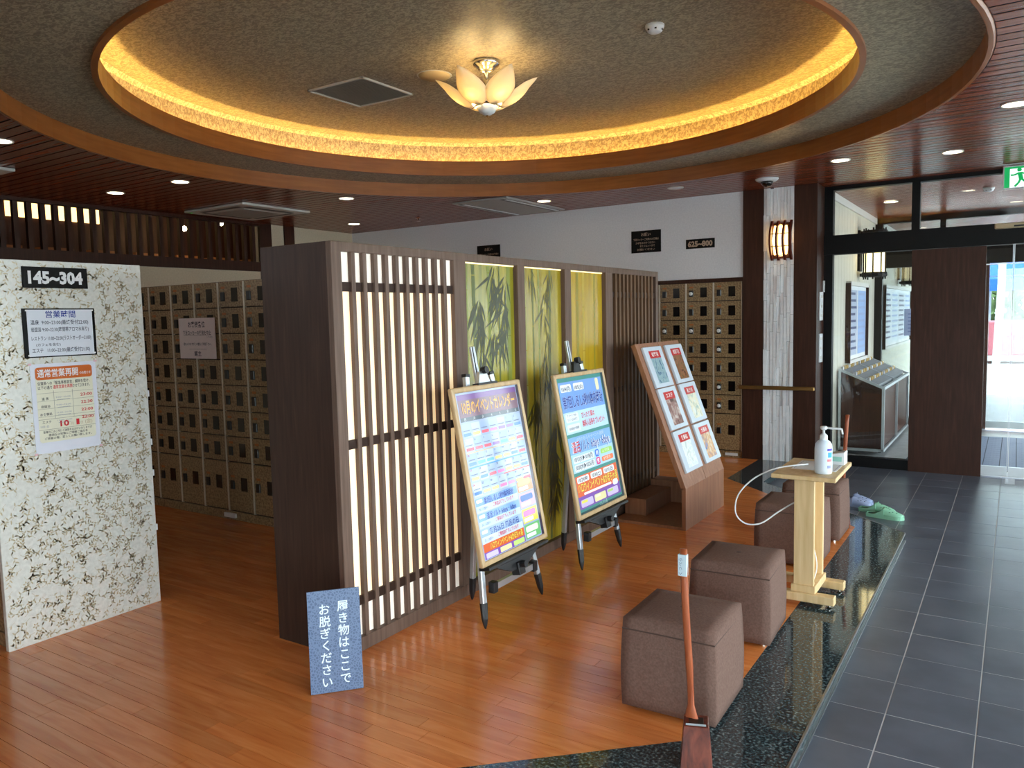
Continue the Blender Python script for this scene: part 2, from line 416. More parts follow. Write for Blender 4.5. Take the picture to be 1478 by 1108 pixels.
# ------------------------------------------------------------------ entrance tile floor
tf = MB(); tf.box(-2.4, XR, YN, YD+.1, -.16, ZT-.0012)
tfloor = struct(tf.build('floor_entrance', M['grout'], origin=(0,0,0)), 'dark slate tile floor with pale joints')
TW, TH = .3203, .3158
tiles = []
j = int((YN-3.079)/TH)-1
while 3.079+j*TH < YD:
    ya, yb = 3.079+j*TH, min(3.079+(j+1)*TH, YD+.02); j += 1
    if yb < YN: continue
    for i in range(-6, 12):
        xa, xb = -.413+i*TW, min(-.413+(i+1)*TW, XR)
        g = granite_edge
        if ya > 7.36: lo = lambda yy: -1.98 if yy < 8.49 else -1.75
        elif yb <= 7.36 or True: lo = lambda yy: max(g(yy), -1.98)
        ysb = sorted(set([ya, yb]+[k for k in (2.30, 6.10) if ya < k < yb]+[ya+(yb-ya)*t for t in (.25, .5, .75)] if lo(ya) != lo(yb) else [ya, yb]))
        left = [(max(xa, lo(yy)), yy) for yy in ysb if lo(yy) < xb]
        if len(left) < 2: continue
        ym0, ym1 = left[0][1], left[-1][1]
        tiles.append((left, xb, ym0, ym1, left[0][0] == xa and len(left) == 2))
tile_me = mesh_of(MB().box(0, 1, 0, 1, -.010, 0), 'tile', M['tile'])
def tile_size(t):
    left, xb, ya, yb, full = t
    cx, cy = (left[0][0]+xb)/2, (ya+yb)/2
    return (1 if (cx < .9 and cy > 2.2) else 0)/(cx*cx+cy*cy+2.6)
tiles.sort(key=tile_size, reverse=True)
stuff = MB(); G2 = .0026; cnt = 0; pert = []
for i, (left, xb, ya, yb, full) in enumerate(tiles):
    if full and i < 300:
        inst('tile', tile_me, tfloor, (left[0][0]+G2, ya+G2, ZT+random.uniform(-.0006, .0003)), (xb-left[0][0]-2*G2, yb-ya-2*G2, 1))
    else:
        poly = [(x+G2, min(max(y, ya+G2), yb-G2), ZT) for x, y in left]+[(xb-G2, yb-G2, ZT), (xb-G2, ya+G2, ZT)]
        if i < 300: MB().prism(poly, (0,0,-.01)).build('tile', M['tile'], tfloor)
        else:
            stuff.prism(poly, (0,0,-.01)); pert += [random.random()]*(2*len(poly))
so = stuff.build('tiling', M['tile_far'], tfloor); so['kind'] = 'stuff'
so.data.attributes.new('tone', 'FLOAT', 'POINT').data.foreach_set('value', pert)

# ------------------------------------------------------------------ ceiling: boards, round coffer, lit cove, dome
cb = MB()
N = 96
def ringband(mb, r0, z0, r1, z1, n=N):
    b = len(mb.v)
    for k in range(n):
        a = 2*PI*k/n
        mb.v.append((CX+r0*math.cos(a), CY+r0*math.sin(a), z0)); mb.v.append((CX+r1*math.cos(a), CY+r1*math.sin(a), z1))
    for k in range(n):
        k2 = (k+1) % n; mb.f.append((b+2*k, b+2*k2, b+2*k2+1, b+2*k+1))
# near-black sheet painting the groove shade between boards, with a round hole, as a fan between square and circle
def slab_with_hole(mb, x0, x1, y0, y1, z, r):
    pts = []; outer = []
    for k in range(N):
        a = 2*PI*k/N; c, s_ = math.cos(a), math.sin(a)
        tx = ((x1-CX) if c > 0 else (CX-x0))/max(abs(c), 1e-6); ty = ((y1-CY) if s_ > 0 else (CY-y0))/max(abs(s_), 1e-6)
        t = min(tx, ty); outer.append((CX+t*c, CY+t*s_, z)); pts.append((CX+r*c, CY+r*s_, z))
    b = len(mb.v); mb.v += pts+outer
    for k in range(N):
        k2 = (k+1) % N; mb.f.append((b+k, b+k2, b+N+k2, b+N+k))
    for cx_, cy_ in ((x0,y0),(x1,y0),(x1,y1),(x0,y1)):
        ks = min(range(N), key=lambda k: (outer[k][0]-cx_)**2+(outer[k][1]-cy_)**2)
        for k2 in (ks-1, (ks+1) % N):
            mb.v.append((cx_, cy_, z)); mb.f.append((len(mb.v)-1, b+N+ks, b+N+k2 % N))
slab_with_hole(cb, XL-.1, XR+.1, YN-.1, 17.2, ZC+.001, RO+.012)
ceiling = struct(cb.build('ceiling', M['board_gap'], origin=(0,0,0)), 'varnished reddish brown boarded ceiling')
BW = .1085
yb0 = 2.468-51*BW
k = 0
while yb0+k*BW < 17.0:
    y0, y1 = yb0+k*BW+.008, yb0+(k+1)*BW-.008; k += 1
    if y1 < YN: continue
    xl = XL if y0 < YB else (-1.745)
    if y0 > YB-BW and y0 < YB: xl = XL
    rr = RO+.012; segs = []
    def half(yy): 
        q = rr*rr-(yy-CY)**2; return math.sqrt(q) if q > 0 else None
    h0, h1, hm = half(y0), half(y1), half((y0+y1)/2)
    if h0 is None and h1 is None: segs = [([(xl,y0),(XR,y0),(XR,y1),(xl,y1)])]
    else:
        h0 = h0 or 0; h1 = h1 or 0; hm = hm or 0; ym = (y0+y1)/2
        segs = [[(xl,y0),(CX-h0,y0),(CX-hm,ym),(CX-h1,y1),(xl,y1)], [(CX+h0,y0),(XR,y0),(XR,y1),(CX+h1,y1),(CX+hm,ym)]]
    for sg in segs:
        b = MB(); b.prism([(x, y, ZC) for x, y in sg], (0,0,.014)); b.build('ceiling_board', M['board'], ceiling)
# round coffer
t1 = MB(); ringband(t1, RO-.022, ZC-.012, RO, ZC-.012); ringband(t1, RO, ZC-.012, RO+.015, ZC+.012); ringband(t1, RO-.022, ZC-.012, RO-.022, ZC+.125)
struct(t1.build('trim_1', M['fascia'], origin=(CX,CY,ZC), smooth=False), 'outer round wooden fascia of the ceiling coffer')
t2 = MB(); ringband(t2, RO-.01, ZC+.118, RI+.01, ZC+.118)
struct(t2.build('ceiling_coffer', M['dome'], origin=(CX,CY,ZC)), 'flat wallpapered ring of the ceiling coffer')
t3 = MB(); ringband(t3, RI, ZC+.098, RI+.035, ZC+.098); ringband(t3, RI+.035, ZC+.098, RI+.035, ZC+.235); ringband(t3, RI, ZC+.098, RI, ZC+.235); ringband(t3, RI, ZC+.235, RI+.035, ZC+.235)
struct(t3.build('trim_2', M['fascia'], origin=(CX,CY,ZC)), 'inner round wooden fascia hiding the cove light')
RW, ZD = 2.52, 3.345
t4 = MB(); ringband(t4, RI+.02, ZC+.13, RW, ZC+.13); ringband(t4, RW, ZC+.13, RW, ZD-.03); ringband(t4, RW, ZD-.03, RW-.03, ZD)
b = len(t4.v)
for q in range(N): a = 2*PI*q/N; t4.v.append((CX+(RW-.03)*math.cos(a), CY+(RW-.03)*math.sin(a), ZD))
t4.f.append(tuple(range(b, b+N)))
struct(t4.build('ceiling_dome', M['dome'], origin=(CX,CY,ZC)), 'patterned beige wallpaper inside the lit round coffer')
led = MB(); prof = []
pts = [(CX+2.40*math.cos(2*PI*q/N), CY+2.40*math.sin(2*PI*q/N), ZC+.15) for q in range(N+1)]
led.tube(pts, .010, 6, False)
tag(led.build('cove_light_strip', M['cove_led'], origin=(CX,CY,ZC+.14)), 'warm amber light strip hidden in the round ceiling cove', 'light strip')
# closed roof over the coffer
rf = MB(); rf.box(XL-2.8, XR+.1, YN-.1, 12.5, 3.6, 3.65)
struct(rf.build('ceiling_slab', M['board_gap'], origin=(0,0,3.6)))

# ------------------------------------------------------------------ walls
def wallbox(name, mat, *a, label=None):
    return struct(MB().box(*a).build(name, mat), label)
wallbox('wall_back', M['wallpaper_grey'], XL-.1, -2.50, YB, YB+.2, 0, 3.6, label='pale grey wallpapered back wall above the lockers')
nw = MB(); nw.box(XL-.1, -.4, YN-.2, YN, -.2, 3.6); nw.box(-.4, XR+.1, YN-.2, YN, 2.45, 3.6)
for xx in (.82, 2.04): nw.box(xx-.04, xx+.04, YN-.12, YN-.04, -.1, 2.46)
nw = struct(nw.build('wall_near', M['wallpaper_cream']), 'wall with windows behind the viewer')
for x0, x1 in ((-.4, .78), (.86, 2.0), (2.08, 3.2)): MB().box(x0, x1, YN-.083, YN-.077, -.06, 2.45).build('pane', M['glass'], nw)
# left wall with the slatted opening
lw = MB(); lw.box(XL-.12, XL, YN, 6.80, 0, 2.29); lw.box(XL-.12, XL, 6.80, 8.52, 0, 3.0)
struct(lw.build('wall_left', M['wallpaper_cream']), 'cream wall under the slatted transom')
for yy0, yy1 in ((6.80, 6.99), (7.21, 7.38)):
    struct(MB().box(XL-.02, XL+.02, yy0, yy1, 0, ZC).build('trim_3', M['dark_wood']), 'dark brown upright on the far left wall')
tr = thing('slatted_transom', 'dark brown slatted transom above the cream wall at far left', 'transom', (XL-.05, 5.2, 2.29))
MB().box(XL-.06, XL+.03, 2.2, 6.80, 2.28, 2.40).build('bottom_rail', M['dark_wood'], tr)
MB().box(XL-.06, XL+.03, 2.2, 6.80, 2.865, ZC).build('top_rail', M['dark_wood'], tr)
sl_me = mesh_of(MB().box(-.05, .0, -.024, .024, 2.40, 2.865), 'slat', M['dark_wood'])
for q in range(33):
    yy = 6.715-q*.1295
    if yy > 2.25: inst('slat', sl_me, tr, (XL, yy, 0))
# lit room behind the transom
rb = MB(); rb.box(XL-2.6, XL-2.5, 0, 9, -.1, 3.6); rb.box(XL-2.6, XL-.12, 8.9, 9, -.1, 3.6); rb.box(XL-2.6, XL-.12, -.1, 0, -.1, 3.6); rb.box(XL-2.6, XL-.1, 0, 9, 3.5, 3.55)
struct(rb.build('wall_room_behind', M['dark_wood']))
pz = MB()
for yy in (4.25, 4.9, 5.55): pz.box(XL-2.49, XL-2.47, yy, yy+.55, 3.04, 3.28)
struct(pz.build('window_1', emit_mat('lit_paper', (255, 214, 140), 2.2)), 'warm lit paper panes seen through the slats')
pz = MB()
for q in range(7): pz.box(XL-2.2, XL-1.9, 4.4+q*.62, 4.8+q*.62, 2.0, 2.62)
tag(pz.build('low_cabinet_row', plain('orange_wood', (140, 90, 54), .6)), 'orange wooden cabinet row glimpsed behind the slatted transom', 'cabinet')

for xx, yy, zz, lb in ((-9.8, 6.752, 2.95, 'tiny glowing globe lamp seen through the slats, left one'), (-9.8, 7.36, 3.08, 'tiny glowing globe lamp seen through the slats, right one'), (-9.5, 4.2, 3.25, 'glowing globe lamp high in the room behind the slats')):  # last globe is out of view, added to warm the back room
    t = thing('globe_lamp', lb, 'lamp', (xx, yy, zz-.04), 'globe lamps behind the transom')
    MB().lathe([(.001,-.035),(.025,-.025),(.035,0),(.025,.025),(.001,.035)], (xx, yy, zz), 12).build('globe', emit_mat('globe_glow', (255, 214, 150), 160) if 'globe_glow' not in MATS else MATS['globe_glow'], t, smooth=True)
    MB().tube([(xx,yy,zz+.03),(xx,yy,3.5)], .004, 6).build('cord', M['black'], t)

# ------------------------------------------------------------------ column with white stone strip
cl = MB(); cl.box(-2.505, -1.745, YB+.03, YD, -.1, 3.0); cl.box(-2.505, -2.29, YB-.02, YB+.04, -.1, ZC); cl.box(-1.975, -1.745, YB-.02, YB+.04, -.1, ZC)
struct(cl.build('wall_column', M['dark_wood']), 'dark brown veneered column beside the entrance')
stone = struct(MB().box(-2.29, -1.975, YB, YB+.03, -.06, ZC).build('wall_stone_strip', M['tile_grout']), 'vertical strip of narrow white split stone on the column')
for ci in range(9):
    x0 = -2.288+ci*.0348; z = -.06-random.random()*.3
    while z < ZC:
        h = random.choice((.30, .30, .22, .38)); za, zb = max(z, -.06), min(z+h, ZC)
        if zb-za > .02:
            dp = random.uniform(.006, .026)
            MB().box(x0+.0018, x0+.0330, YB-dp, YB+.005, za+.0012, zb-.0012).build('stone', M['white_tile'], stone)
        z += h
rail = thing('handrail', 'brass coloured handrail across the column at waist height', 'handrail', (-2.12, YB-.08, .78))
MB().box(-2.53, -1.745, YB-.10, YB-.06, .775, .815).build('rail', M['brass'], rail, bevel=.006)
for xx in (-2.40, -1.85): MB().box(xx-.012, xx+.012, YB-.07, YB-.015, .785, .805).build('bracket', M['brass'], rail)
# wall sconce
sc = thing('wall_sconce', 'curved wooden slat wall lamp glowing on the white stone strip', 'lamp', (-2.10, YB-.02, 2.14))
MB().box(-2.20, -2.0, YB-.035, YB-.018, 2.16, 2.53).build('back_plate', M['dark_wood'], sc)
MB().lathe([(.001,-.165),(.030,-.155),(.040,0),(.030,.155),(.001,.165)], (-2.10, YB-.065, 2.345), 16, sx=2.2, sy=.8).build('lamp_tube', emit_mat('sconce_glow', (255, 206, 130), 5), sc, smooth=True)
rose = plain('sconce_wood', (96, 34, 20), .35)
for q in range(4):
    xx = -2.198+q*.0655; o_, i_ = [], []
    for t in range(13):
        z = 2.14+.41*t/12; dd = .035+.10*(1-((t-6)/6.0)**2)
        o_.append((xx, YB-.035-dd, z)); i_.append((xx, YB-.035-max(dd-.055, 0), z))
    MB().prism(o_+i_[::-1], (.020,0,0)).build('curved_slat', rose, sc)
for z in (2.19, 2.28, 2.41, 2.50):
    dd = .10*(1-((z-2.345)/.205)**2)
    MB().box(-2.20, -1.985, YB-.05-dd, YB-.042-dd, z-.004, z+.004).build('cross_rod', rose, sc)
# switch plates on the column return
for nm, y0, y1, z0, z1, lb in (('switch_plate', 8.60, 8.74, 1.50, 1.80, 'tall white switch plate on the column return, upper one'),
                         ('switch_plate', 8.60, 8.74, 1.06, 1.36, 'tall white switch plate on the column return, lower one'),
                         ('intercom_plate', 8.78, 8.84, 1.80, 1.92, 'small white plate beside the entrance frame above the switches')):
    t = thing(nm, lb, 'switch', (-1.742, (y0+y1)/2, z0))
    MB().box(-1.746, -1.732, y0, y1, z0, z1).build('plate', M['white'], t, bevel=.003)
    for q in range(3): 
        zz = z0+(z1-z0)*(q+.5)/3; MB().box(-1.733, -1.728, y0+.03, y1-.03, zz-.015, zz+.015).build('button', M['white_paint'], t)

# ------------------------------------------------------------------ entrance glazing
frm = MB()
frm.box(-1.745, -1.66, YD-.05, YD+.05, ZT, 2.86)         # left jamb
frm.box(-1.745, XR, YD-.05, YD+.05, 2.86, 2.90)           # top rail
frm.box(-1.745, XR, YD-.07, YD+.07, 2.19, 2.39)           # header
frm.box(-.918, -.845, YD-.05, YD+.05, 2.39, 2.86)         # transom mullion
frm.box(.87, .945, YD-.05, YD+.05, 2.39, 2.86); frm.box(2.2, 2.27, YD-.05, YD+.05, 2.39, 2.86)
frm.box(-1.66, -.905, YD-.05, YD+.05, ZT, .045)           # base
frm.box(.93, .99, YD-.05, YD+.05, ZT, 2.19); frm.box(1.55, 1.63, YD-.05, YD+.05, ZT, 2.19); frm.box(1.63, XR, YD-.05, YD+.05, ZT, .045); frm.box(2.35, 2.42, YD-.05, YD+.05, ZT, 2.19)
wf = struct(frm.build('window_2', M['black']), 'black framed entrance glazing with deep header')
for x0, x1, z0, z1 in ((-1.66,-.905,.045,2.19), (-1.66,-.918,2.39,2.86), (-.845,.87,2.39,2.86), (.945,2.2,2.39,2.86), (2.27,XR,2.39,2.86), (1.63,2.35,.045,2.19), (2.42,XR,.045,2.19)):
    MB().box(x0, x1, YD-.004, YD+.004, z0, z1).build('pane', M['glass'], wf)
struct(MB().box(-.905, -.265, YD-.075, YD-.035, ZT, 2.185).build('wall_entrance_panel', M['dark_wood']), 'plain dark brown panel beside the sliding door')
MB().box(.99, 1.55, YD-.004, YD+.004, .045, 2.19).build('pane', M['glass'], wf)
def slide_door(x0, x1, yy, nm, lb):
    d = struct(MB().box(x0, x1, yy-.006, yy+.006, ZT+.10, 2.19).build(nm, (M['tinted'] if yy > 10 else M['glass']), origin=((x0+x1)/2, yy, ZT)), lb)
    MB().box(x0, x1, yy-.018, yy+.018, ZT+.012, ZT+.105).build('bottom_rail', M['steel'], d)
    for xe in (x0, x1-.005): MB().box(xe, xe+.005, yy-.010, yy+.010, ZT+.1, 2.19).build('door_edge', M['steel'], d)
    MB().box(x0, x1, yy-.012, yy+.012, 2.005, 2.015).build('glass_line', M['steel'], d)
    return d
slide_door(-.60, -.046, YD-.01, 'door_1', 'sliding glass entrance door leaf beside the brown panel')
slide_door(-.040, .93, YD-.01, 'door_2', 'sliding glass entrance door leaf further right')
se = thing('door_sensor', 'beige motion sensor bar on the black door header', 'sensor', (.1, YD-.09, 2.36))
MB().box(-.205, .36, YD-.13, YD-.07, 2.335, 2.385).build('housing', plain('sensor_beige', (196, 178, 142), .5), se, bevel=.008)
MB().box(-.05, .2, YD-.132, YD-.128, 2.345, 2.36).build('lens', M['black_plastic'], se)
tag(MB().box(-.06, .02, YD-.35, YD-.08, ZT, ZT+.004).build('floor_guide', M['steel'], bevel=.001), 'small steel guide plate on the tiles before the sliding door', 'floor guide')
# exit sign
ex = thing('exit_sign', 'green and white running man exit sign hanging from the ceiling', 'sign', (.06, 8.62, 2.67))
EW = .41; EX0 = -.148
MB().box(EX0, EX0+EW, 8.60, 8.64, 2.675, 2.885).build('housing', M['white'], ex, bevel=.004)
MB().box(EX0+.18, EX0+.23, 8.61, 8.63, 2.88, ZC+.01).build('hanger', M['white'], ex)
pl = plane((EX0, 8.5995, 2.675), (1,0,0), (0,0,1))
wpan = emit_mat('exit_white', (236, 246, 250), .75); gpan = emit_mat('exit_green', (10, 168, 88), .55)
MB().rect(pl, .012, .012, EW-.012, .198, .0004).build('white_panel', wpan, ex)
pict = MB()
pict.rect(pl, .012, .012, .055, .198, .001)
pict.rect(pl, .055, .180, EW-.012, .198, .001)
def limb(pts, w):
    pts = [(.118+(a-.118)*1.3+.012, .10+(b-.10)*1.15) for a, b in pts] if pts[0][0] < .19 else pts; w = w*1.15
    for (a, b_), (c, d) in zip(pts[:-1], pts[1:]):
        dx, dy = c-a, d-b_; L_ = math.hypot(dx, dy); nx, ny = -dy/L_*w/2, dx/L_*w/2
        pict.add([pl(a+nx,b_+ny,.0012), pl(a-nx,b_-ny,.0012), pl(c-nx,d-ny,.0012), pl(c+nx,d+ny,.0012)], [(0,1,2,3)])
pict.add([pl(.128+.019*math.cos(2*PI*q/12), .167+.017*math.sin(2*PI*q/12), .0012) for q in range(12)], [tuple(range(12))])
limb([(.118,.138),(.128,.085)], .030); limb([(.118,.135),(.085,.120),(.065,.122)], .013); limb([(.124,.135),(.150,.125),(.165,.100)], .013)
limb([(.130,.088),(.150,.065),(.178,.062),(.182,.040)], .016); limb([(.125,.088),(.112,.055),(.090,.030)], .016)
limb([(.20,.14),(.20,.03)], .012); limb([(.24,.10),(.37,.10)], .018); limb([(.34,.13),(.375,.10),(.34,.07)], .016)
pict.build('pictogram', gpan, ex)

# ------------------------------------------------------------------ vestibule and outside
XV = -1.75
vw = struct(MB().box(XV-.06, XV-.03, YD+.03, 17.2, ZT-.04, 3.0).build('wall_vestibule', plain('panel_gap', (112, 108, 96), .8)), 'cream vertical board wall of the vestibule')
yy = YD+.05; pm = mesh_of(MB().box(-.03, 0, 0, .176, ZT, 2.82), 'wall_board', plain('cream_board', (206, 202, 186), .6))
while yy < 17.0:
    inst('wall_board', pm, vw, (XV, yy, 0)); yy += .182
struct(MB().box(XV-.03, XV+.025, YD+.05, 17.0, 2.82, ZC).build('trim_4', M['white_paint']))
struct(MB().box(XV-.3, XR+.3, YD+.02, 17.4, -.3, ZT-.012).build('floor_vestibule', ramp_mat('vestibule_floor', [(.3, (150, 154, 156)), (.7, (172, 176, 178))], 8, .35, coords='Position')), 'pale grey vestibule floor')
mt = struct(MB().box(-1.0, 2.6, 9.25, 11.65, ZT-.012, ZT-.004).build('floor_mat', plain('mat_joint', (52, 62, 76), .9)), 'blue grey square patterned entrance mat')
sq = mesh_of(MB().box(.004, .146, .004, .146, 0, .006), 'mat_square', ramp_mat('mat_pile', [(.3, (112, 128, 154)), (.7, (142, 158, 184))], 90, .95))
for i in range(9):
    for j_ in range(16): inst('mat_square', sq, mt, (-.42+i*.15, 9.26+j_*.149, ZT-.006))
# outer glazing
of = MB(); YO = 12.42
of.box(XV, XV+.10, YO-.05, YO+.05, ZT, 2.9); of.box(XV, XR, YO-.07, YO+.07, 2.19, 2.42); of.box(XV, XR, YO-.05, YO+.05, 2.82, 2.9)
of.box(-.93, -.86, YO-.05, YO+.05, 2.42, 2.82); of.box(XV+.1, -.33, YO-.05, YO+.05, ZT, .04); of.box(.87, .94, YO-.05, YO+.05, 2.42, 2.82)
wo = struct(of.build('window_3', M['black']), 'black framed outer glazing of the vestibule')
for x0, x1, z0, z1 in ((XV+.1,-.90,.04,2.19), (XV+.1,-.93,2.42,2.82), (-.86,.87,2.42,2.82), (.94,XR,2.42,2.82), (1.6,XR,.04,2.19)):
    MB().box(x0, x1, YO-.004, YO+.004, z0, z1).build('pane', M['tinted'], wo)
struct(MB().box(-.90, -.33, YO-.08, YO-.04, ZT, 2.19).build('wall_outer_panel', M['dark_wood']))
slide_door(-.33, .30, YO-.01, 'door_3', 'sliding glass outer door leaf of the vestibule')
slide_door(.31, .93, YO-.01, 'door_4', 'sliding glass outer door leaf further right')
# right-hand window wall of the lobby
rw = MB(); rw.box(XR, XR+.1, YN, YD, -.2, .02); rw.box(XR, XR+.1, YN, YD+.05, 2.45, 3.6)
yy = YN
while yy < YD: rw.box(XR-.02, XR+.08, yy-.04, yy+.04, 0, 2.46); yy += 1.48
ww = struct(rw.build('wall_right', M['dark_wood']), 'window wall along the right-hand side of the lobby')
yy = YN
while yy+1.4 < YD: MB().box(XR+.03, XR+.036, yy+.04, yy+1.44, .02, 2.45).build('pane', M['glass'], ww); yy += 1.48
# outdoors
struct(MB().box(-60, 70, -40, 100, -.5, -.16).build('ground', M['concrete'], origin=(0,0,-.5)), 'bright sunlit concrete forecourt outside')
tn = thing('canopy_tent', 'blue roofed canopy tent with white legs seen through the entrance door', 'tent', (-.6, 36, -.1))
blue = plain('tent_blue', (24, 104, 214), .6)
MB().hexa([(-4.0,34.5,2.62),(2.6,34.5,2.62),(2.6,38.5,2.62),(-4.0,38.5,2.62)], [(-1.6,36.2,3.55),(.6,36.2,3.55),(.6,36.8,3.55),(-1.6,36.8,3.55)]).build('roof', blue, tn)
MB().box(-4.0, 2.6, 34.46, 34.5, 2.2, 2.64).build('valance', blue, tn)
for xx in (-3.9, -1.0, .6, 2.5):
    for yy in (34.6, 38.4): MB().box(xx-.06, xx+.06, yy-.06, yy+.06, -.16, 2.62).build('leg', M['white'], tn)
grn = ramp_mat('foliage', [(.35, (70, 96, 52)), (.6, (128, 150, 96)), (.8, (176, 190, 140))], 2.2, .9, detail=6, coords='Position', bump=.5)
def tree(x, y, h, r, lb):
    t = thing('tree', lb, 'tree', (x, y, -.16)); rnd = random.Random(int(x*10+y))
    MB().tube([(x,y,-.16),(x+.1,y,h*.45),(x,y+.1,h*.7)], [.22,.16,.08], 8).build('trunk', plain('bark', (92, 74, 58), .9), t)
    fo = MB()
    for q in range(260):
        th, ph = rnd.random()*2*PI, math.acos(rnd.uniform(-1, 1)); rr_ = r*rnd.uniform(.45, 1)
        p = Vector((x+rr_*math.sin(ph)*math.cos(th), y+rr_*math.sin(ph)*math.sin(th), h*.68+rr_*.8*math.cos(ph)))
        a = Vector((rnd.uniform(-1,1), rnd.uniform(-1,1), rnd.uniform(-1,1))).normalized(); b_ = a.orthogonal().normalized()*.32; a *= .55
        fo.add([p-a, p-b_, p+a, p+b_], [(0,1,2,3)])
    o = fo.build('foliage', grn, t); o['kind'] = 'stuff'
tree(-3.4, 46, 7.5, 3.2, 'leafy tree behind the left end of the blue tent'); tree(3.2, 47, 7.0, 3.0, 'leafy tree behind the right end of the blue tent')
tree(10.2, 45, 7.5, 3.2, 'leafy tree right of the blue tent'); tree(-2.5, 22, 4.5, 1.3, 'slim tree close to the porch left of the doorway')
hg = MB(); rnd = random.Random(3)
for q in range(1500):
    p = Vector((rnd.uniform(-8, 10), rnd.uniform(41, 42), rnd.uniform(-.1, 4.2))); a = Vector((rnd.uniform(-1,1), rnd.uniform(-.4,.4), rnd.uniform(-1,1))).normalized(); b_ = a.orthogonal().normalized()*.22; a *= .40
    hg.add([p-a, p-b_, p+a, p+b_], [(0,1,2,3)])
hgo = tag(hg.build('hedge', grn), 'tall green hedge behind the blue tent', 'hedge'); hgo['kind'] = 'stuff'
tag(MB().box(-6.0, -2.9, 30.0, 33.0, -.16, 3.6).build('red_kiosk', plain('kiosk_pink', (214, 150, 160), .7), bevel=.02), 'pale pink kiosk beside the blue tent', 'kiosk')
cr = thing('parked_car', 'pinkish parked car on the bright forecourt beyond the doors', 'car', (.3, 29, -.16))
MB().prism([(-1.9,28.2,.1),(2.4,28.2,.1),(2.4,28.2,.62),(1.6,28.2,.72),(1.0,28.2,1.16),(-.9,28.2,1.16),(-1.5,28.2,.70),(-1.9,28.2,.62)], (0,1.7,0)).build('body', plain('car_pink', (186, 104, 116), .35), cr, bevel=.05, seg=2)
for xx in (-1.1, 1.6):
    for yy in (28.25, 29.7):
        wh = MB(); wh.lathe([(.001,-.09),(.30,-.09),(.32,-.05),(.32,.05),(.30,.09),(.001,.09)], (0,0,0), 18)
        wh.v = [(xx+v[0], yy+v[2], .16+v[1]) for v in wh.v]; wh.build('wheel', M['black_plastic'], cr)
pole = tag(MB().tube([(-.50,27,-.16),(-.42,27,2.2),(-.38,27,4.4)], [.11,.10,.09], 10).build('white_pole', M['white'], smooth=True), 'white pole in front of the blue tent', 'pole')
# lanterns on the vestibule wall
def lantern(yc, lb, lit):
    t = thing('wall_lantern', lb, 'lantern', (XV+.14, yc, 2.02), 'lanterns on the vestibule wall')
    MB().box(XV, XV+.03, yc-.09, yc+.09, 2.10, 2.62).build('back_plate', M['black'], t)
    for z in (2.05, 2.58):
        MB().lathe([(.001,-.03),(.15,-.03),(.155,0),(.15,.03),(.001,.03)], (XV+.19, yc, z), 16).build('cap', M['black'], t)
        MB().box(XV+.02, XV+.10, yc-.03, yc+.03, z-.02, z+.02).build('arm', M['black'], t)
    g = emit_mat('lantern_glow_%d' % int(yc), (255, 226, 160), lit, base=(240, 236, 224))
    MB().lathe([(.12,2.08),(.12,2.56)], (XV+.19, yc, 0), 16, caps=False).build('shade', g, t, smooth=True)
    for q in range(8):
        a = 2*PI*q/8; MB().box(XV+.19+.128*math.cos(a)-.008, XV+.19+.128*math.cos(a)+.008, yc+.128*math.sin(a)-.008, yc+.128*math.sin(a)+.008, 1.99, 2.64).build('bar', M['black'], t)
lantern(11.0, 'black cylindrical lantern glowing on the vestibule wall above the notice board', 3.0)
lantern(15.0, 'black cylindrical lantern further out beyond the outer glazing', .5)
# notice boards
def notice_board(y0, y1, z0, z1, lb, cols):
    t = thing('notice_board', lb, 'notice board', (XV+.02, (y0+y1)/2, z0), 'notice boards on the cream wall')
    MB().box(XV, XV+.025, y0, y1, z0, z1).build('board', M['white'], t)
    for a in ((y0-.03, y0, z0-.03, z1+.03), (y1, y1+.03, z0-.03, z1+.03)): MB().box(XV, XV+.06, *a).build('frame_side', M['dark_wood'], t)
    MB().box(XV, XV+.06, y0, y1, z1, z1+.05).build('frame_top', M['white_paint'], t); MB().box(XV, XV+.06, y0, y1, z0-.04, z0).build('frame_bottom', M['white_paint'], t)
    pl_ = plane((XV+.026, y0, z0), (0,1,0), (0,0,1)); n = len(cols); w = (y1-y0)/n
    for i, c in enumerate(cols):
        sh = MB().rect(pl_, i*w+.03, .05, (i+1)*w-.03, z1-z0-.05, .001).build('sheet', colour(c), t)
        ln = MB()
        for r_ in range(9): ln.rect(pl_, i*w+.07, .12+r_*.085, (i+1)*w-.07-.05*(r_ % 3), .15+r_*.085, .002)
        ln.build('print', colour((62, 70, 110) if i % 2 == 0 else (150, 170, 214)), sh)
notice_board(10.15, 11.46, .99, 1.90, 'dark framed notice board with blue and grey sheets above the umbrella rack', [(176, 186, 206), (150, 180, 226)])
notice_board(13.15, 16.6, 1.02, 1.93, 'long notice board of pale posters on the porch wall outside', [(226, 232, 236), (216, 226, 234), (200, 206, 216), (206, 214, 222)])
st = thing('glass_notice', 'pale blue paper notice stuck on the outer glazing', 'notice', (-1.1, YO-.01, 1.25))
pl = plane((-1.36, YO-.008, 1.22), (1,0,0), (0,0,1))
MB().slab(pl, 0, 0, .44, .38, 0, .003).build('sheet', colour((168, 186, 226)), st)
b = MB()
for r_ in range(6): b.rect(pl, .05, .05+r_*.05, .39, .065+r_*.05, .0036)
b.build('print', colour((120, 140, 196)), st)
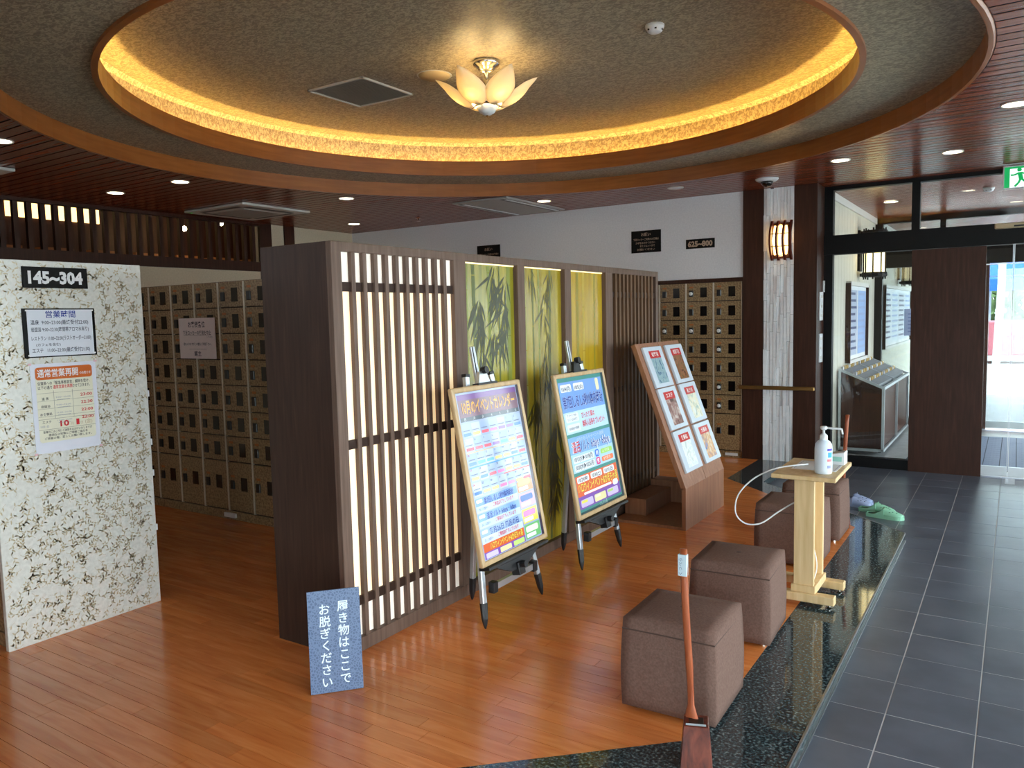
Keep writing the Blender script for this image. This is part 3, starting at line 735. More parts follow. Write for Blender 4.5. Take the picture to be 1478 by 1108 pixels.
# umbrella rack
ur = thing('umbrella_rack', 'brown umbrella locker rack with sloping keyed top and silver frame beyond the glass', 'umbrella rack', (-1.48, 10.8, ZT))
RX0, RX1, RY0, RY1 = -1.72, -1.255, 9.66, 12.0
zf, zb = .72, .92
MB().prism([(RX0+.01,RY0+.01,.0),(RX1-.01,RY0+.01,.0),(RX1-.01,RY0+.01,zf-.03),(RX0+.01,RY0+.01,zb-.03)], (0,.02,0)).build('end_panel', M['dark_wood'], ur)
nb = 2; seg_ = (RY1-RY0)/nb
for q in range(nb):
    MB().box(RX1-.03, RX1-.01, RY0+q*seg_+.03, RY0+(q+1)*seg_-.02, 0.02, zf-.04).build('side_panel', M['dark_wood'], ur)
MB().box(RX0, RX1-.02, RY0+.02, RY1, -.02, .02).build('bottom', M['dark_wood'], ur)
MB().box(RX0, RX0+.02, RY0+.02, RY1, .0, zb-.06).build('back_panel', M['dark_wood'], ur)
fr = MB()
for xx, zz in ((RX0, zb), (RX1, zf)):
    for q in range(nb+1): fr.box(xx-.014, xx+.014, RY0+q*seg_-.014, RY0+q*seg_+.014, ZT+.045, zz)
for z in (-.01,): fr.box(RX1-.014, RX1+.014, RY0, RY1, z-.015, z+.015); fr.box(RX0, RX1, RY0-.014, RY0+.014, z-.015, z+.015)
fr.box(RX1-.016, RX1+.016, RY0, RY1, zf-.03, zf)
for q in range(nb+1): fr.bar((RX0,RY0+q*seg_,zb-.01), (RX1,RY0+q*seg_,zf-.01), .026, .026)
fr.build('frame', M['alu'], ur)
for q in range(nb):
    for r_ in range(3):
        t0, t1_ = .06+r_*.31, .06+r_*.31+.20
        xa, xb = RX0+(RX1-RX0)*t0, RX0+(RX1-RX0)*t1_; za, zb_ = zb+(zf-zb)*t0, zb+(zf-zb)*t1_
        ya, yb_ = RY0+q*seg_+.04, RY0+(q+1)*seg_-.04
        tray = MB().hexa([(xa,ya,za-.05),(xb,ya,zb_-.05),(xb,yb_,zb_-.05),(xa,yb_,za-.05)], [(xa,ya,za),(xb,ya,zb_),(xb,yb_,zb_),(xa,yb_,za)]).build('key_bar', plain('key_bar_grey', (126, 132, 138), .55) if 'key_bar_grey' not in MATS else MATS['key_bar_grey'], ur)
        for kx in range(8):
            yk = ya+(yb_-ya)*(kx+.5)/8; MB().box(xa-.03, xa-.005, yk-.035, yk+.02, za-.02, za+.035).build('key_tag', colour((214, 180, 110)) if kx % 3 else M['white'], tray)
for q in range(3):
    yy = RY0+.15+q*1.05; MB().tube([(RX1-.05,yy-.012,ZT+.025),(RX1-.05,yy+.012,ZT+.025)], .025, 10).build('castor', M['black_plastic'], ur)

# ------------------------------------------------------------------ shoe lockers
LW, LH = .318, .2083
door_me = mesh_of(MB().box(.006, LW-.012, 0, .018, .004, LH-.004), 'door', M['locker'], bevel=.002)
tall_me = mesh_of(MB().box(.006, LW-.012, 0, .018, .004, .404), 'door', M['locker'], bevel=.002)
win_me = mesh_of(MB().box(.165, .240, -.003, .004, .045, .155), 'window', M['lock_window'])
lock_me = mesh_of(MB().box(.035, .085, -.012, .004, .052, .125), 'lock', M['lock'], bevel=.006)
key_b = MB(); key_b.lathe([(.001,0),(.020,0),(.020,.012),(.014,.018),(.001,.018)], (0,0,0), 12); key_b.v = [(.060+v[0], -.012-v[2], .088+v[1]) for v in key_b.v]
key_me = mesh_of(key_b, 'key_knob', M['lock_key'])
plate_me = mesh_of(MB().box(.040, .085, -.002, .002, .150, .168), 'number_plate', M['plate'])
strip_me = mesh_of(MB().box(-.010, .004, -.004, .02, .075, 1.94), 'metal_strip', M['locker_strip'])
def locker_bank(label, x0, ncol, yf, depth, keys=0, seed=1, drop=0):
    """doors face -Y; x0 is the left end"""
    rnd = random.Random(seed); x1 = x0+ncol*LW
    t = thing('locker_bank', label, 'lockers', ((x0+x1)/2, yf+depth/2, 0), 'shoe locker banks')
    MB().box(x0-.012, x1+.004, yf+.018, yf+depth, .0, 1.945).build('carcass', M['locker_gap'], t)
    MB().box(x0-.012, x1+.004, yf+.004, yf+.02, 0, .07).build('plinth', M['locker'], t)
    for c in range(ncol+1): inst('metal_strip', strip_me, t, (x0+c*LW, yf, 0))
    for c in range(ncol):
        for r in range(8):
            z = .077 if r == 0 else .487+(r-1)*LH
            d = inst('door', tall_me if r == 0 else door_me, t, (x0+c*LW, yf, z))
            zo = .13 if r == 0 else 0
            for nm, me in (('window', win_me), ('lock', lock_me), ('number_plate', plate_me)):
                inst(nm, me, d, (x0+c*LW, yf, z+zo))
            if rnd.random() < keys: inst('key_knob', key_me, d, (x0+c*LW, yf, z+zo))
    return t
bank_r = locker_bank('speckled beige locker bank set in the grey back wall beside the column', -2.511-4*LW, 4, YB-.02, .5, keys=.5, seed=5)
MB().box(-3.80, -2.505, YB-.03, YB+.03, 1.945, 1.985).build('top_trim', M['dark_wood'], bank_r)
MB().box(-2.511, -2.503, YB-.035, YB, 0, 1.97).build('side_trim', M['crossbar'], bank_r)
MB().box(-2.70, -2.56, YB-.024, YB-.012, .02, .05).build('socket', M['white'], bank_r, label='white wall socket')
bank_l = locker_bank('long brown locker bank with white strips behind the lattice screen', -6.366-LW, 7, 4.0, .45, keys=0, seed=2)
MB().box(-5.47, -5.33, 3.985, 4.006, .02, .055).build('socket', M['white'], bank_l, label='white wall socket')
bank_p = locker_bank('locker bank ending in a white gold floral end panel at left', -4.19-6*LW, 6, 1.775, .79, keys=0, seed=3)
PX = -4.165
ep = MB().box(PX-.03, PX, 1.755, 2.575, 0, 1.945).build('end_panel', ramp_mat('floral_base', [(.3, (214, 213, 206)), (.7, (228, 227, 220))], 50, .25, detail=4, spec=.5), bank_p, bevel=.002, label='off white glossy wallpapered end panel')
# gold leaf sprigs printed on the end panel
rnd = random.Random(11); leaf = MB(); pl = plane((PX, 1.755, 0), (0,1,0), (0,0,1))
def leaf_shape(mb, x, y, a, L, w, d=.0006):
    c, s_ = math.cos(a), math.sin(a); pts = [(0,0),(.3*L,w),(.7*L,w*.8),(L,0),(.7*L,-w*.8),(.3*L,-w)]
    pts = [(x+p*c-q*s_, y+p*s_+q*c) for p, q in pts]
    if min(p[0] for p in pts) < .004 or max(p[0] for p in pts) > .816 or min(p[1] for p in pts) < .004 or max(p[1] for p in pts) > 1.94: return
    mb.add([pl(p, q, d) for p, q in pts], [tuple(range(6))])
gy = .02
while gy < 1.94:
    gx = .02+rnd.random()*.03
    while gx < .80:
        x, y_ = gx+rnd.uniform(-.014, .014), gy+rnd.uniform(-.014, .014); a = rnd.random()*2*PI
        kind_ = rnd.random()
        if kind_ < .22:      # flower
            for q in range(5): leaf_shape(leaf, x+.004*math.cos(a+q*1.257), y_+.004*math.sin(a+q*1.257), a+q*1.257, .013, .0040)
        cx_, cy_, aa = x, y_, a; turn = rnd.uniform(-.5, .5)
        for q in range(5):  # curling stem with leaves
            L_ = .011; leaf_shape(leaf, cx_, cy_, aa, L_+.002, .0010)
            cx_ += L_*math.cos(aa); cy_ += L_*math.sin(aa)
            if q in (1, 3, 4): leaf_shape(leaf, cx_, cy_, aa+(.8 if q % 2 else -.8), .022, .0036)
            if q in (2, 4): leaf_shape(leaf, cx_, cy_, aa-.7, .018, .0032)
            aa += turn
        gx += .043
    gy += .041
leaf.build('leaf_print', plain('gold_leaf', (196, 180, 148), .34, metal=.15), ep, label='beige gold leaf and flower print')
for zz in (.42, .74, .92, 1.2): MB().box(PX-.02, PX-.006, 2.575, 2.587, zz, zz+.035).build('hinge', M['white'], bank_p)

# signs on the end panel
pl = plane((PX+.001, 0, 0), (0,1,0), (0,0,1))
s1 = thing('number_sign', 'black sign reading 145~304 on the floral end panel', 'sign', (PX, 2.107, 1.81))
MB().slab(pl, 1.944, 1.808, 2.269, 1.914, 0, .006).build('plate', M['black_sign'], s1, bevel=.001)
MB().text(pl, '145~304', 2.107, 1.832, .060, .0066, width=.272, bold=.045).build('lettering', M['paper'], s1)
s2 = thing('opening_hours_sign', 'black framed opening hours sign under the 145~304 plate', 'sign', (PX, 2.11, 1.456))
MB().slab(pl, 1.930, 1.456, 2.293, 1.704, 0, .008).build('frame', M['black_sign'], s2, bevel=.001)
MB().slab(pl, 1.950, 1.462, 2.278, 1.698, .008, .0095).build('sheet', colour((222, 226, 236), .35), s2)
tx = MB(); ink = colour((62, 64, 84))
MB().text(pl, '営業時間', 2.115, 1.660, .028, .010, bold=.03).build('heading', colour((50, 66, 150)), s2)
for q, (a, b_) in enumerate((('温泉  9:00~23:00(最終受付22:00)', .29), ('岩盤浴 9:00~22:30(時間帯アロマ水有り)', .29), ('レストラン 11:00~22:00(ラストオーダー21:00)', .30), ('(カフェを含む)', .12), ('エステ   11:00~22:00(最終受付21:30)', .29))):
    yy = (1.624, 1.588, 1.543, 1.514, 1.482)[q]
    tx.text(pl, a, 1.965 if q != 3 else 1.985, yy, .018 if q != 3 else .012, .010, align='L', width=b_, bold=.012)
tx.build('lettering', ink, s2)
for yy, zz in ((1.95,1.468),(2.278,1.468),(1.95,1.694),(2.278,1.694)):
    MB().slab(pl, yy-.006, zz-.004, yy+.006, zz+.004, .0095, .011).build('tape', M['paper'], s2)
# tilted reopening poster
s3 = thing('reopening_poster', 'white poster with orange heading taped below the opening hours sign', 'poster', (PX, 2.12, .964))
plp = plane((PX+.001, 1.951, .964), (0,1,.003), (0,-.003,1)); PWd, PHt = .333, .459
MB().slab(plp, 0, 0, PWd, PHt, 0, .0015).build('sheet', colour((224, 226, 238), .4), s3)
MB().rrect(plp, .022, .055, PWd-.022, PHt-.018, .002, .015).build('body_panel', colour((232, 228, 206), .4), s3)
hd = MB().rrect(plp, .022, PHt-.082, PWd-.022, PHt-.018, .0026, .015).build('heading_band', colour((206, 104, 44), .4), s3)
MB().text(plp, '通常営業再開', .032, PHt-.066, .032, .0032, align='L', width=.205, bold=.035).text(plp, 'のお知らせ', .245, PHt-.064, .012, .0032, align='L', width=.058, bold=.01).build('lettering', M['paper'], hd)
b = MB(); b.text(plp, '佐賀県への「緊急事態宣言」解除を受け、', .03, PHt-.108, .014, .003, align='L', width=.265, bold=.012).text(plp, '以下の通り', .03, PHt-.130, .014, .003, align='L', width=.07, bold=.012).text(plp, 'させて頂きます。', .205, PHt-.130, .014, .003, align='L', width=.09, bold=.012)
for q, a in enumerate(('温 泉', '岩盤浴', 'お食事処', 'エステ')): b.text(plp, a, .062, PHt-.185-q*.040, .011, .003, bold=.012)
b.text(plp, '皆様方にはご不便ご迷惑をおかけいたしますが', .166, .103, .010, .003, width=.25, bold=.01).text(plp, '感染防止対策にご理解ご協力を', .166, .086, .010, .003, width=.2, bold=.01).text(plp, 'ご来館の程、宜しくお願い致します。', .166, .069, .010, .003, width=.24, bold=.01)
b.rect(plp, .022, .120, PWd-.022, .1212, .003); b.rect(plp, .022, .118+.055, PWd-.022, .1742, .003)
b.rect(plp, .105, .175, .1062, PHt-.14, .003); b.rect(plp, .20, .175, .2012, PHt-.14, .003)
for q in range(4): b.rect(plp, .022, PHt-.152-q*.04, PWd-.022, PHt-.1511-q*.04, .003)
b.build('lettering', colour((64, 60, 60)), s3)
b = MB()
for q, a in enumerate(('9:00~22:00', '9:00~22:00', '11:00~21:00', '11:00~22:00')): b.text(plp, a, .152, PHt-.180-q*.04, .007, .003, width=.075); b.rect(plp, .12, PHt-.190-q*.04, .185, PHt-.188-q*.04, .003)
b.text(plp, '10月1日', .03, .132, .010, .003, align='L', width=.04)
b.build('faint_lettering', colour((150, 154, 170)), s3)
b = MB(); b.text(plp, '通常営業を再開', .105, PHt-.130, .015, .003, align='L', width=.098, bold=.03)
for q, a in enumerate(('23:00', '22:30', '22:00', '22:00')): b.text(plp, a, .272, PHt-.180-q*.040, .015, .003, width=.062, bold=.02)
b.text(plp, '10', .150, .130, .030, .003, width=.045, bold=.03).text(plp, '1', .218, .130, .030, .003, width=.016, bold=.03)
b.build('red_lettering', colour((206, 52, 60)), s3)
MB().text(plp, '月', .188, .132, .012, .003).text(plp, '日', .238, .132, .012, .003).text(plp, '(金)', .275, .132, .018, .003).build('date_lettering', colour((196, 176, 140)), s3)
for a, b_ in ((0,0),(PWd,0),(0,PHt),(PWd,PHt)): MB().slab(plp, a-.008, b_-.005, a+.008, b_+.005, .0015, .003).build('tape', colour((232, 190, 196)), s3)
# notice on the lockers behind
s4 = thing('locker_notice', 'pale pink notice taped on the brown lockers behind the screen', 'notice', (-5.69, 3.985, 1.325))
pl = plane((-5.932, 3.984, 1.325), (1,0,0), (0,0,1))
MB().slab(pl, 0, 0, .482, .336, 0, .002).build('sheet', colour((232, 216, 212), .5), s4)
MB().text(pl, 'お客様各位', .24, .262, .040, .003, width=.22, bold=.03).text(pl, '下足ロッカーの使用を中止', .24, .200, .028, .003, width=.37, bold=.02).text(pl, 'しています。', .41, .172, .014, .003, width=.08).text(pl, '恐れ入りますがこの棚をご利用下さい。', .24, .112, .018, .003, width=.37, bold=.015).rect(pl, .06, .194, .43, .196, .003).rect(pl, .13, .078, .36, .080, .003).text(pl, '館主', .24, .025, .034, .003, bold=.03).build('lettering', colour((58, 46, 62)), s4)
# black signs on the back wall
def back_sign(x0, x1, z0, z1, name, lb, lines):
    t = thing(name, lb, 'sign', ((x0+x1)/2, YB, z0)); pl_ = plane((x0, YB-.001, z0), (1,0,0), (0,0,1)); w, h = x1-x0, z1-z0
    MB().slab(pl_, 0, 0, w, h, 0, .008).build('plate', M['black_sign'], t, bevel=.001)
    b_ = MB()
    for s_, fx, fy, hh, ww, bo in lines: b_.text(pl_, s_, w*fx, h*fy, h*hh, .009, width=w*ww, bold=bo)
    b_.build('lettering', colour((186, 160, 138)), t)
back_sign(-3.151, -2.822, 2.327, 2.431, 'number_sign', 'small black sign reading 625~800 above the beige lockers', [('625~800', .5, .22, .56, .86, .045)])
back_sign(-3.816, -3.450, 2.322, 2.574, 'guidance_sign', 'square black guidance sign on the back wall left of the 625~800 plate', [('お願い', .5, .76, .12, .32, .02), ('下足ロッカーご利用のお客様は', .5, .56, .08, .86, .01), ('カギをおかけください', .48, .40, .08, .66, .01), ('またフロントまで', .55, .26, .08, .5, .01), ('お預けください', .5, .10, .08, .6, .01)])
back_sign(-6.031, -5.667, 2.325, 2.560, 'guidance_sign', 'black sign half hidden behind the top of the lattice screen', [('お願い', .5, .70, .13, .34, .02), ('下足ロッカーご利用のお客様は', .5, .45, .08, .86, .01), ('カギをおかけください', .48, .25, .08, .66, .01)])

# ------------------------------------------------------------------ lattice screen
SX, SY0, SY1, SZ = -2.636, 2.56, 6.42, 1.972
scn = thing('partition_screen', 'dark brown partition screen with lit lattice, bamboo panels and slats', 'partition', (-2.88, 4.49, 0))
MB().box(-3.12, SX-.07, SY0, SY1, 0, SZ-.012).build('body', M['screen_wood'], scn)
MB().box(-3.12, SX-.032, SY0-.001, SY0+.03, 0, SZ).build('end_panel', M['screen_wood'], scn, bevel=.002)
MB().box(SX-.075, SX, SY0, SY1, SZ-.044, SZ).build('top_rail', M['slat_wood'], scn, bevel=.002)
MB().box(SX-.075, SX+.002, SY0, SY1, 0, .068).build('bottom_rail', M['slat_wood'], scn, bevel=.002)
for y0, y1 in ((2.56, 2.625), (3.484, 3.595), (4.144, 4.226), (4.751, 4.841), (5.389, 5.51), (6.37, 6.42)):
    MB().box(SX-.075, SX-.001, y0, y1, .066, SZ-.04).build('post', M['slat_wood'], scn, bevel=.002)
for z0, z1, mt_ in ((.06, .245, 'shoji_faint_glow'), (.245, 1.765, 'shoji'), (1.765, SZ-.04, 'shoji_faint_glow')):
    MB().box(SX-.040, SX-.0285, 2.62, 3.49, z0, z1).build('paper_panel', M[mt_], scn, label='cream backlit paper behind the lattice' if mt_ == 'shoji' else 'white paper behind the lattice')
MB().box(SX-.052, SX-.029, 5.50, 6.38, .06, SZ-.04).build('back_board', M['crossbar'], scn)
def slats(y0, y1, n, mat, w, nm):
    me = mesh_of(MB().box(SX-.027, SX-.004, -w/2, w/2, .066, SZ-.04), nm, mat)
    for q in range(n): inst(nm, me, scn, (0, y0+(y1-y0)*(q+1)/(n+1), 0))
    for z in (1.765, 1.015, .245): MB().box(SX-.030, SX-.014, y0, y1, z-.022, z+.022).build('crossbar', M['crossbar'], scn)
slats(2.625, 3.484, 10, M['slat_wood'], .025, 'slat')
slats(5.51, 6.37, 11, M['slat_dark'], .030, 'slat')
def bamboo(y0, y1, seed, tint):
    rnd = random.Random(seed)
    base = ramp_mat('bamboo_paper_%d' % seed, [(.25, tint[0]), (.5, tint[1]), (.78, tint[2])], 2.0, .22, stretch=(1, 7, .55), detail=5, distort=.7, coords='Position', spec=.5)
    b = base.node_tree.nodes['Principled BSDF']
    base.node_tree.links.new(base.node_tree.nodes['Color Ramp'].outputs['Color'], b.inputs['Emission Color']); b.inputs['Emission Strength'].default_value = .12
    o = MB().box(SX-.06, SX-.035, y0-.005, y1+.005, .06, SZ-.038).build('bamboo_panel', base, scn, label='glowing yellow green bamboo picture panel')
    pl_ = plane((SX-.035, y0, .07), (0,1,0), (0,0,1)); W_, H_ = y1-y0, SZ-.05-.07
    st_, lf, lt = MB(), MB(), MB()
    for q in range(5 if seed != 3 else 4):
        x = W_*(.08+.2*q)+rnd.uniform(-.03, .03); w = rnd.uniform(.008, .02); lean = rnd.uniform(-.02, .02); z = 0
        while z < H_:
            h = rnd.uniform(.18, .34); z1 = min(z+h, H_)
            xa, xb = x+lean*z, x+lean*z1
            if .01 < xa-w and xa+w < W_-.01 and .01 < xb-w and xb+w < W_-.01:
                (st_ if q % 2 else lt).add([pl_(xa-w,z,.0008), pl_(xa+w,z,.0008), pl_(xb+w,z1-.006,.0008), pl_(xb-w,z1-.006,.0008)], [(0,1,2,3)])
            z = z1
    def leafset(cx, cy, n, ang, L0):
        for q in range(n):
            a = ang+rnd.gauss(0, .38); L = L0*rnd.uniform(.5, 1.1); w = L*rnd.uniform(.03, .055); c, s_ = math.cos(a), math.sin(a)
            ox, oy = cx+rnd.gauss(0, .02), cy+rnd.gauss(0, .03)
            pts = [(ox+p*c-r*s_, oy+p*s_+r*c) for p, r in ((0,0),(.25*L,w),(.6*L,w*.8),(L,0),(.6*L,-w*.8),(.25*L,-w))]
            pts = [(min(max(p, .004), W_-.004), min(max(r, .004), H_-.004)) for p, r in pts]
            lf.add([pl_(p, r, .0014+.0001*rnd.random()) for p, r in pts], [tuple(range(6))])
    if seed == 1:
        for z in (1.78, 1.7, 1.6, 1.5, 1.4, 1.3, 1.15, .95): leafset(W_*rnd.uniform(.3, .75), z, 12, -PI/2, .22)
        for z in (1.75, 1.6, 1.45): leafset(W_*.8, z, 10, -PI/2-.25, .25)
    if seed == 2:
        for z in (1.8, 1.7, 1.55, 1.4, 1.25, 1.1): leafset(W_*rnd.uniform(.5, .68), z, 8, -PI/2, .17)
        leafset(W_*.25, 1.78, 8, -PI/2, .15)
        for z in (.95, .75, .62, .45, .3): leafset(W_*rnd.uniform(.3, .8), z, 16, -PI/2, .24)
    if seed == 3:
        leafset(W_*.3, .55, 10, -PI/2, .2)
    st_.build('bamboo_stalks', colour(tint[3], .3), o)['kind'] = 'stuff'; lt.build('pale_stalks', colour(tint[4], .3), o)['kind'] = 'stuff'
    if lf.v: lf.build('leaf_print', colour(tint[5], .3), o)
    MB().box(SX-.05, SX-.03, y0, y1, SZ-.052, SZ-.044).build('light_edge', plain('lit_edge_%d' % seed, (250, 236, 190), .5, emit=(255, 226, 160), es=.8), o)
bamboo(3.595, 4.144, 1, [(84, 88, 32), (132, 126, 36), (168, 150, 46), (92, 98, 44), (128, 134, 52), (62, 62, 30)])
bamboo(4.226, 4.751, 2, [(110, 90, 26), (148, 130, 36), (176, 156, 54), (110, 110, 52), (150, 150, 78), (84, 76, 32)])
bamboo(4.841, 5.389, 3, [(142, 106, 22), (166, 136, 32), (186, 160, 48), (150, 134, 40), (190, 162, 60), (108, 96, 34)])

# ------------------------------------------------------------------ easels with poster boards
LEAN = .188
def easel(yl, w, h, label, layout):
    t = thing('poster_easel', label, 'easel', (-2.35, yl+w/2, 0))
    v = (-math.sin(LEAN), 0, math.cos(LEAN)); pb = plane((-2.25, yl, .332), (0,1,0), v); yc = yl+w/2
    # board: oak frame bars, backing, print
    fw, d0, d1 = .030, -.022, .006
    bk = MB().slab(pb, .012, .012, w-.012, h-.012, -.018, 0).build('backing_board', M['black_plastic'], t)
    def fbar(x0, y0, x1, y1): MB().slab(pb, x0, y0, x1, y1, d0, d1).build('frame_bar', M['oak'], t, bevel=.008, seg=2)
    fbar(0, 0, fw, h); fbar(w-fw, 0, w, h); fbar(.004, 0, w-.004, fw); fbar(.004, h-fw, w-.004, h)
    layout(t, pb, fw, w-fw, fw, h-fw)
    # tray, legs, mast
    MB().slab(pb, .03, -.022, w-.03, -.004, -.05, .022).build('tray', M['black_plastic'], t, bevel=.003)
    trs = MB(); trs.prism([pb(.10,-.022,-.02), pb(w-.10,-.022,-.02), pb(w*.62,-.085,-.02), pb(w*.38,-.085,-.02)], Vector(pb(0,0,.02))-Vector(pb(0,0,0)))
    trs.build('tray_bracket', M['black_plastic'], t)
    MB().slab(pb, w/2-.03, -.12, w/2+.03, -.05, -.04, .015).build('clamp', M['black_plastic'], t, bevel=.004)
    kb = MB(); kb.tube([pb(w/2,-.065,.015), pb(w/2,-.065,.045)], .018, 10); kb.build('clamp_knob', M['black_plastic'], t)
    for sgn in (-1, 1):
        foot = Vector((-2.27, yc+sgn*.287, 0)); top = Vector(pb(w/2+sgn*.115, h+.055, -.045))
        dr = (top-foot).normalized(); kn = foot+dr*.10
        lg = MB().bar(kn, top, .034, .026, (1,0,0)).build('leg', M['alu'], t, bevel=.004)
        MB().tube([foot, foot+dr*.015, foot+dr*.05, kn+dr*.03], [.004, .010, .018, .022], 8).build('foot', M['black_plastic'], lg)
        MB().bar(top-dr*.005, top+dr*.012, .038, .030, (1,0,0)).build('end_cap', M['black_plastic'], lg)
    a0 = Vector(pb(w/2-.20, -.13, -.05)); a1 = Vector(pb(w/2+.20, -.13, -.05))
    MB().bar(a0, a1, .022, .034).build('cross_brace', M['alu'], t)
    for p in (a0, a1): MB().bar(p-Vector((0,.02,0)), p+Vector((0,.02,0)), .04, .06).build('brace_joint', M['black_plastic'], t, bevel=.004)
    rf_, rt = Vector((-2.578, yc+.02, 0)), Vector(pb(w/2, h+.03, -.05)); dr = (rt-rf_).normalized()
    lg = MB().bar(rf_+dr*.1, rt, .03, .026, (1,0,0)).build('rear_leg', M['alu'], t, bevel=.003)
    MB().tube([rf_, rf_+dr*.015, rf_+dr*.05, rf_+dr*.13], [.004, .010, .018, .021], 8).build('foot', M['black_plastic'], lg)
    ms = MB().bar(pb(w/2,h-.2,-.055), pb(w/2-.0,h+.215,-.055), .036, .018, (1,0,0)).build('mast', M['alu'], t, bevel=.003)
    MB().bar(pb(w/2-.009,h-.1,-.045), pb(w/2-.009,h+.213,-.045), .004, .004, (1,0,0)).build('mast_groove', M['black_plastic'], ms)
    hd_ = MB().prism([pb(w/2-.055,h+.004,-.03), pb(w/2+.055,h+.004,-.03), pb(w/2+.03,h+.07,-.03), pb(w/2-.03,h+.07,-.03)], Vector(pb(0,0,.02))-Vector(pb(0,0,0))).build('top_clamp', M['steel'] if w < .67 else M['black_plastic'], t)
    kb = MB(); kb.tube([pb(w/2+.01,h+.075,-.02), pb(w/2+.01,h+.075,.012)], .021, 10); kb.build('clamp_knob', M['black_plastic'], t)
    MB().slab(pb, w/2-.09, h-.004, w/2+.09, h+.008, -.03, .012).build('top_hook', M['black_plastic'], t)
    return t
class Sheet:
    """collects flat print by colour and makes one child mesh per colour"""
    def __init__(s, pl, parent): s.pl, s.p, s.b = pl, parent, {}
    def m(s, c): return s.b.setdefault(c, MB())
    def r(s, c, x0, y0, x1, y1, d=.0012): s.m(c).rect(s.pl, x0, y0, x1, y1, d)
    def rr(s, c, x0, y0, x1, y1, d=.0016, r=.012): s.m(c).rrect(s.pl, x0, y0, x1, y1, d, r)
    def t(s, c, st, x, y, h, w=None, al='C', bo=0, d=.0024): s.m(c).text(s.pl, st, x, y, h, d, align=al, width=w, bold=bo)
    def done(s, g=None):
        for c, mb in s.b.items(): mb.build('print', (g or gloss)(c), s.p)['kind'] = 'stuff'
def layout_events(t, pb, x0, x1, y0, y1):
    sh = MB().slab(pb, x0, y0, x1, y1, 0, .0008).build('poster', colour((70, 140, 134), .45), t, label='glossy poster of blue and orange event blocks')
    S = Sheet(pb, sh); W_ = x1-x0; m = .022
    def yy(f): return y1-(y1-y0)*f
    xl, xr = x0+.008, x1-.04
    S.r((120, 160, 222), xl, yy(.255), xr, yy(.03)); S.r((186, 216, 240), xl, yy(.415), xr, yy(.255))
    S.rr((236, 240, 246), xl+.02, yy(.105), xl+.16, yy(.048)); S.rr((236, 240, 246), xl+.19, yy(.105), xl+.33, yy(.048))
    S.t((60, 66, 90), '10/4(月)', xl+.09, yy(.095), .024, .115, bo=.03); S.t((60, 66, 90), '10/5(火)', xl+.26, yy(.095), .024, .115, bo=.03)
    S.rr((232, 226, 190), xr-.09, yy(.13), xr-.045, yy(.035)); 
    S.t((236, 240, 250), '第7回しるし5秒!!体内時計', (xl+xr)/2, yy(.220), .062, W_*.86, bo=.07, d=.0020); S.t((40, 64, 150), '第7回しるし5秒!!体内時計', (xl+xr)/2, yy(.220), .062, W_*.86, bo=.02)
    S.rr((226, 232, 238), xl+.02, yy(.33), xl+.19, yy(.265)); S.rr((226, 232, 238), xl+.02, yy(.40), xl+.19, yy(.345))
    for q, a in enumerate(('スタート 9:00~', 'ラスト 20:30まで', '体内時計で挑戦')): S.t((92, 96, 110), a, xl+.105, yy((.288, .318, .385)[q]), .014, .13)
    S.t((250, 240, 244), 'ぴったり賞は', xl+.32, yy(.315), .030, .18, bo=.06, d=.002); S.t((206, 60, 80), 'ぴったり賞は', xl+.32, yy(.315), .030, .18, bo=.015)
    S.t((250, 240, 244), '無料入浴券をプレゼント', xl+.385, yy(.380), .034, .32, bo=.06, d=.002); S.t((206, 60, 80), '無料入浴券をプレゼント', xl+.385, yy(.380), .034, .32, bo=.015)
    S.r((132, 176, 222), xl, yy(.565), xr, yy(.44)); S.r((176, 212, 240), xl, yy(.70), xr, yy(.565))
    S.t((200, 214, 226), '10月のおふろイベント週間', (xl+xr)/2, yy(.475), .018, W_*.6)
    S.t((240, 244, 250), '温活ソルト 6days・6days', (xl+xr)/2, yy(.550), .056, W_*.84, bo=.08, d=.002); S.t((52, 74, 160), 'ソルト 6days・6days', xl+W_*.535, yy(.550), .056, W_*.66, bo=.02); S.t((206, 52, 70), '温活', xl+.085, yy(.550), .056, .10, bo=.03)
    for q, a in enumerate(('10/13(水)▶10/18(月)', '10/20(水)▶10/25(月)')):
        z0, z1 = (.632, .582) if q == 0 else (.692, .642)
        S.rr((232, 238, 244), xl+.02, yy(z0), xl+.30, yy(z1)); S.t((56, 60, 74), a, xl+.16, yy(z0-.013), .026, .25, bo=.03)
        S.rr((60, 120, 216) if q == 0 else (222, 70, 140), xl+.32, yy(z0), xl+.375, yy(z1-.004)); S.t((240, 240, 244), '朝' if q == 0 else '夜', xl+.347, yy(z0-.014), .024, bo=.02)
        S.rr((170, 216, 110) if q == 0 else (244, 130, 86), xl+.40, yy(z0-.008), xr-.02, yy(z1+.004)); S.t((246, 250, 240), 'しょうがの湯' if q == 0 else '柚子の香り湯', xl+.475, yy(z0-.018), .018, .10)
    S.r((226, 104, 62), xl, yy(.875), xr, yy(.725)); S.r((128, 84, 176), xl, yy(.965), xr, yy(.875))
    for q, a in enumerate(('10/29(金)', '10/30(土)', '10/31(日)')): S.rr((240, 240, 244), xl+.02+q*.185, yy(.778), xl+.18+q*.185, yy(.733)); S.t((70, 62, 80), a, xl+.10+q*.185, yy(.770), .024, .125, bo=.03)
    S.t((36, 28, 36), 'ハロウィンイベント&かぼちゃ湯', (xl+xr)/2, yy(.842), .048, W_*.88, bo=.09, d=.002); S.t((250, 226, 96), 'ハロウィンイベント&かぼちゃ湯', (xl+xr)/2, yy(.842), .048, W_*.88, bo=.015)
    S.rr((240, 236, 240), xl+.08, yy(.872), xr-.12, yy(.855), r=.006); S.rr((236, 240, 250), xr-.10, yy(.890), xr-.02, yy(.845), r=.02)
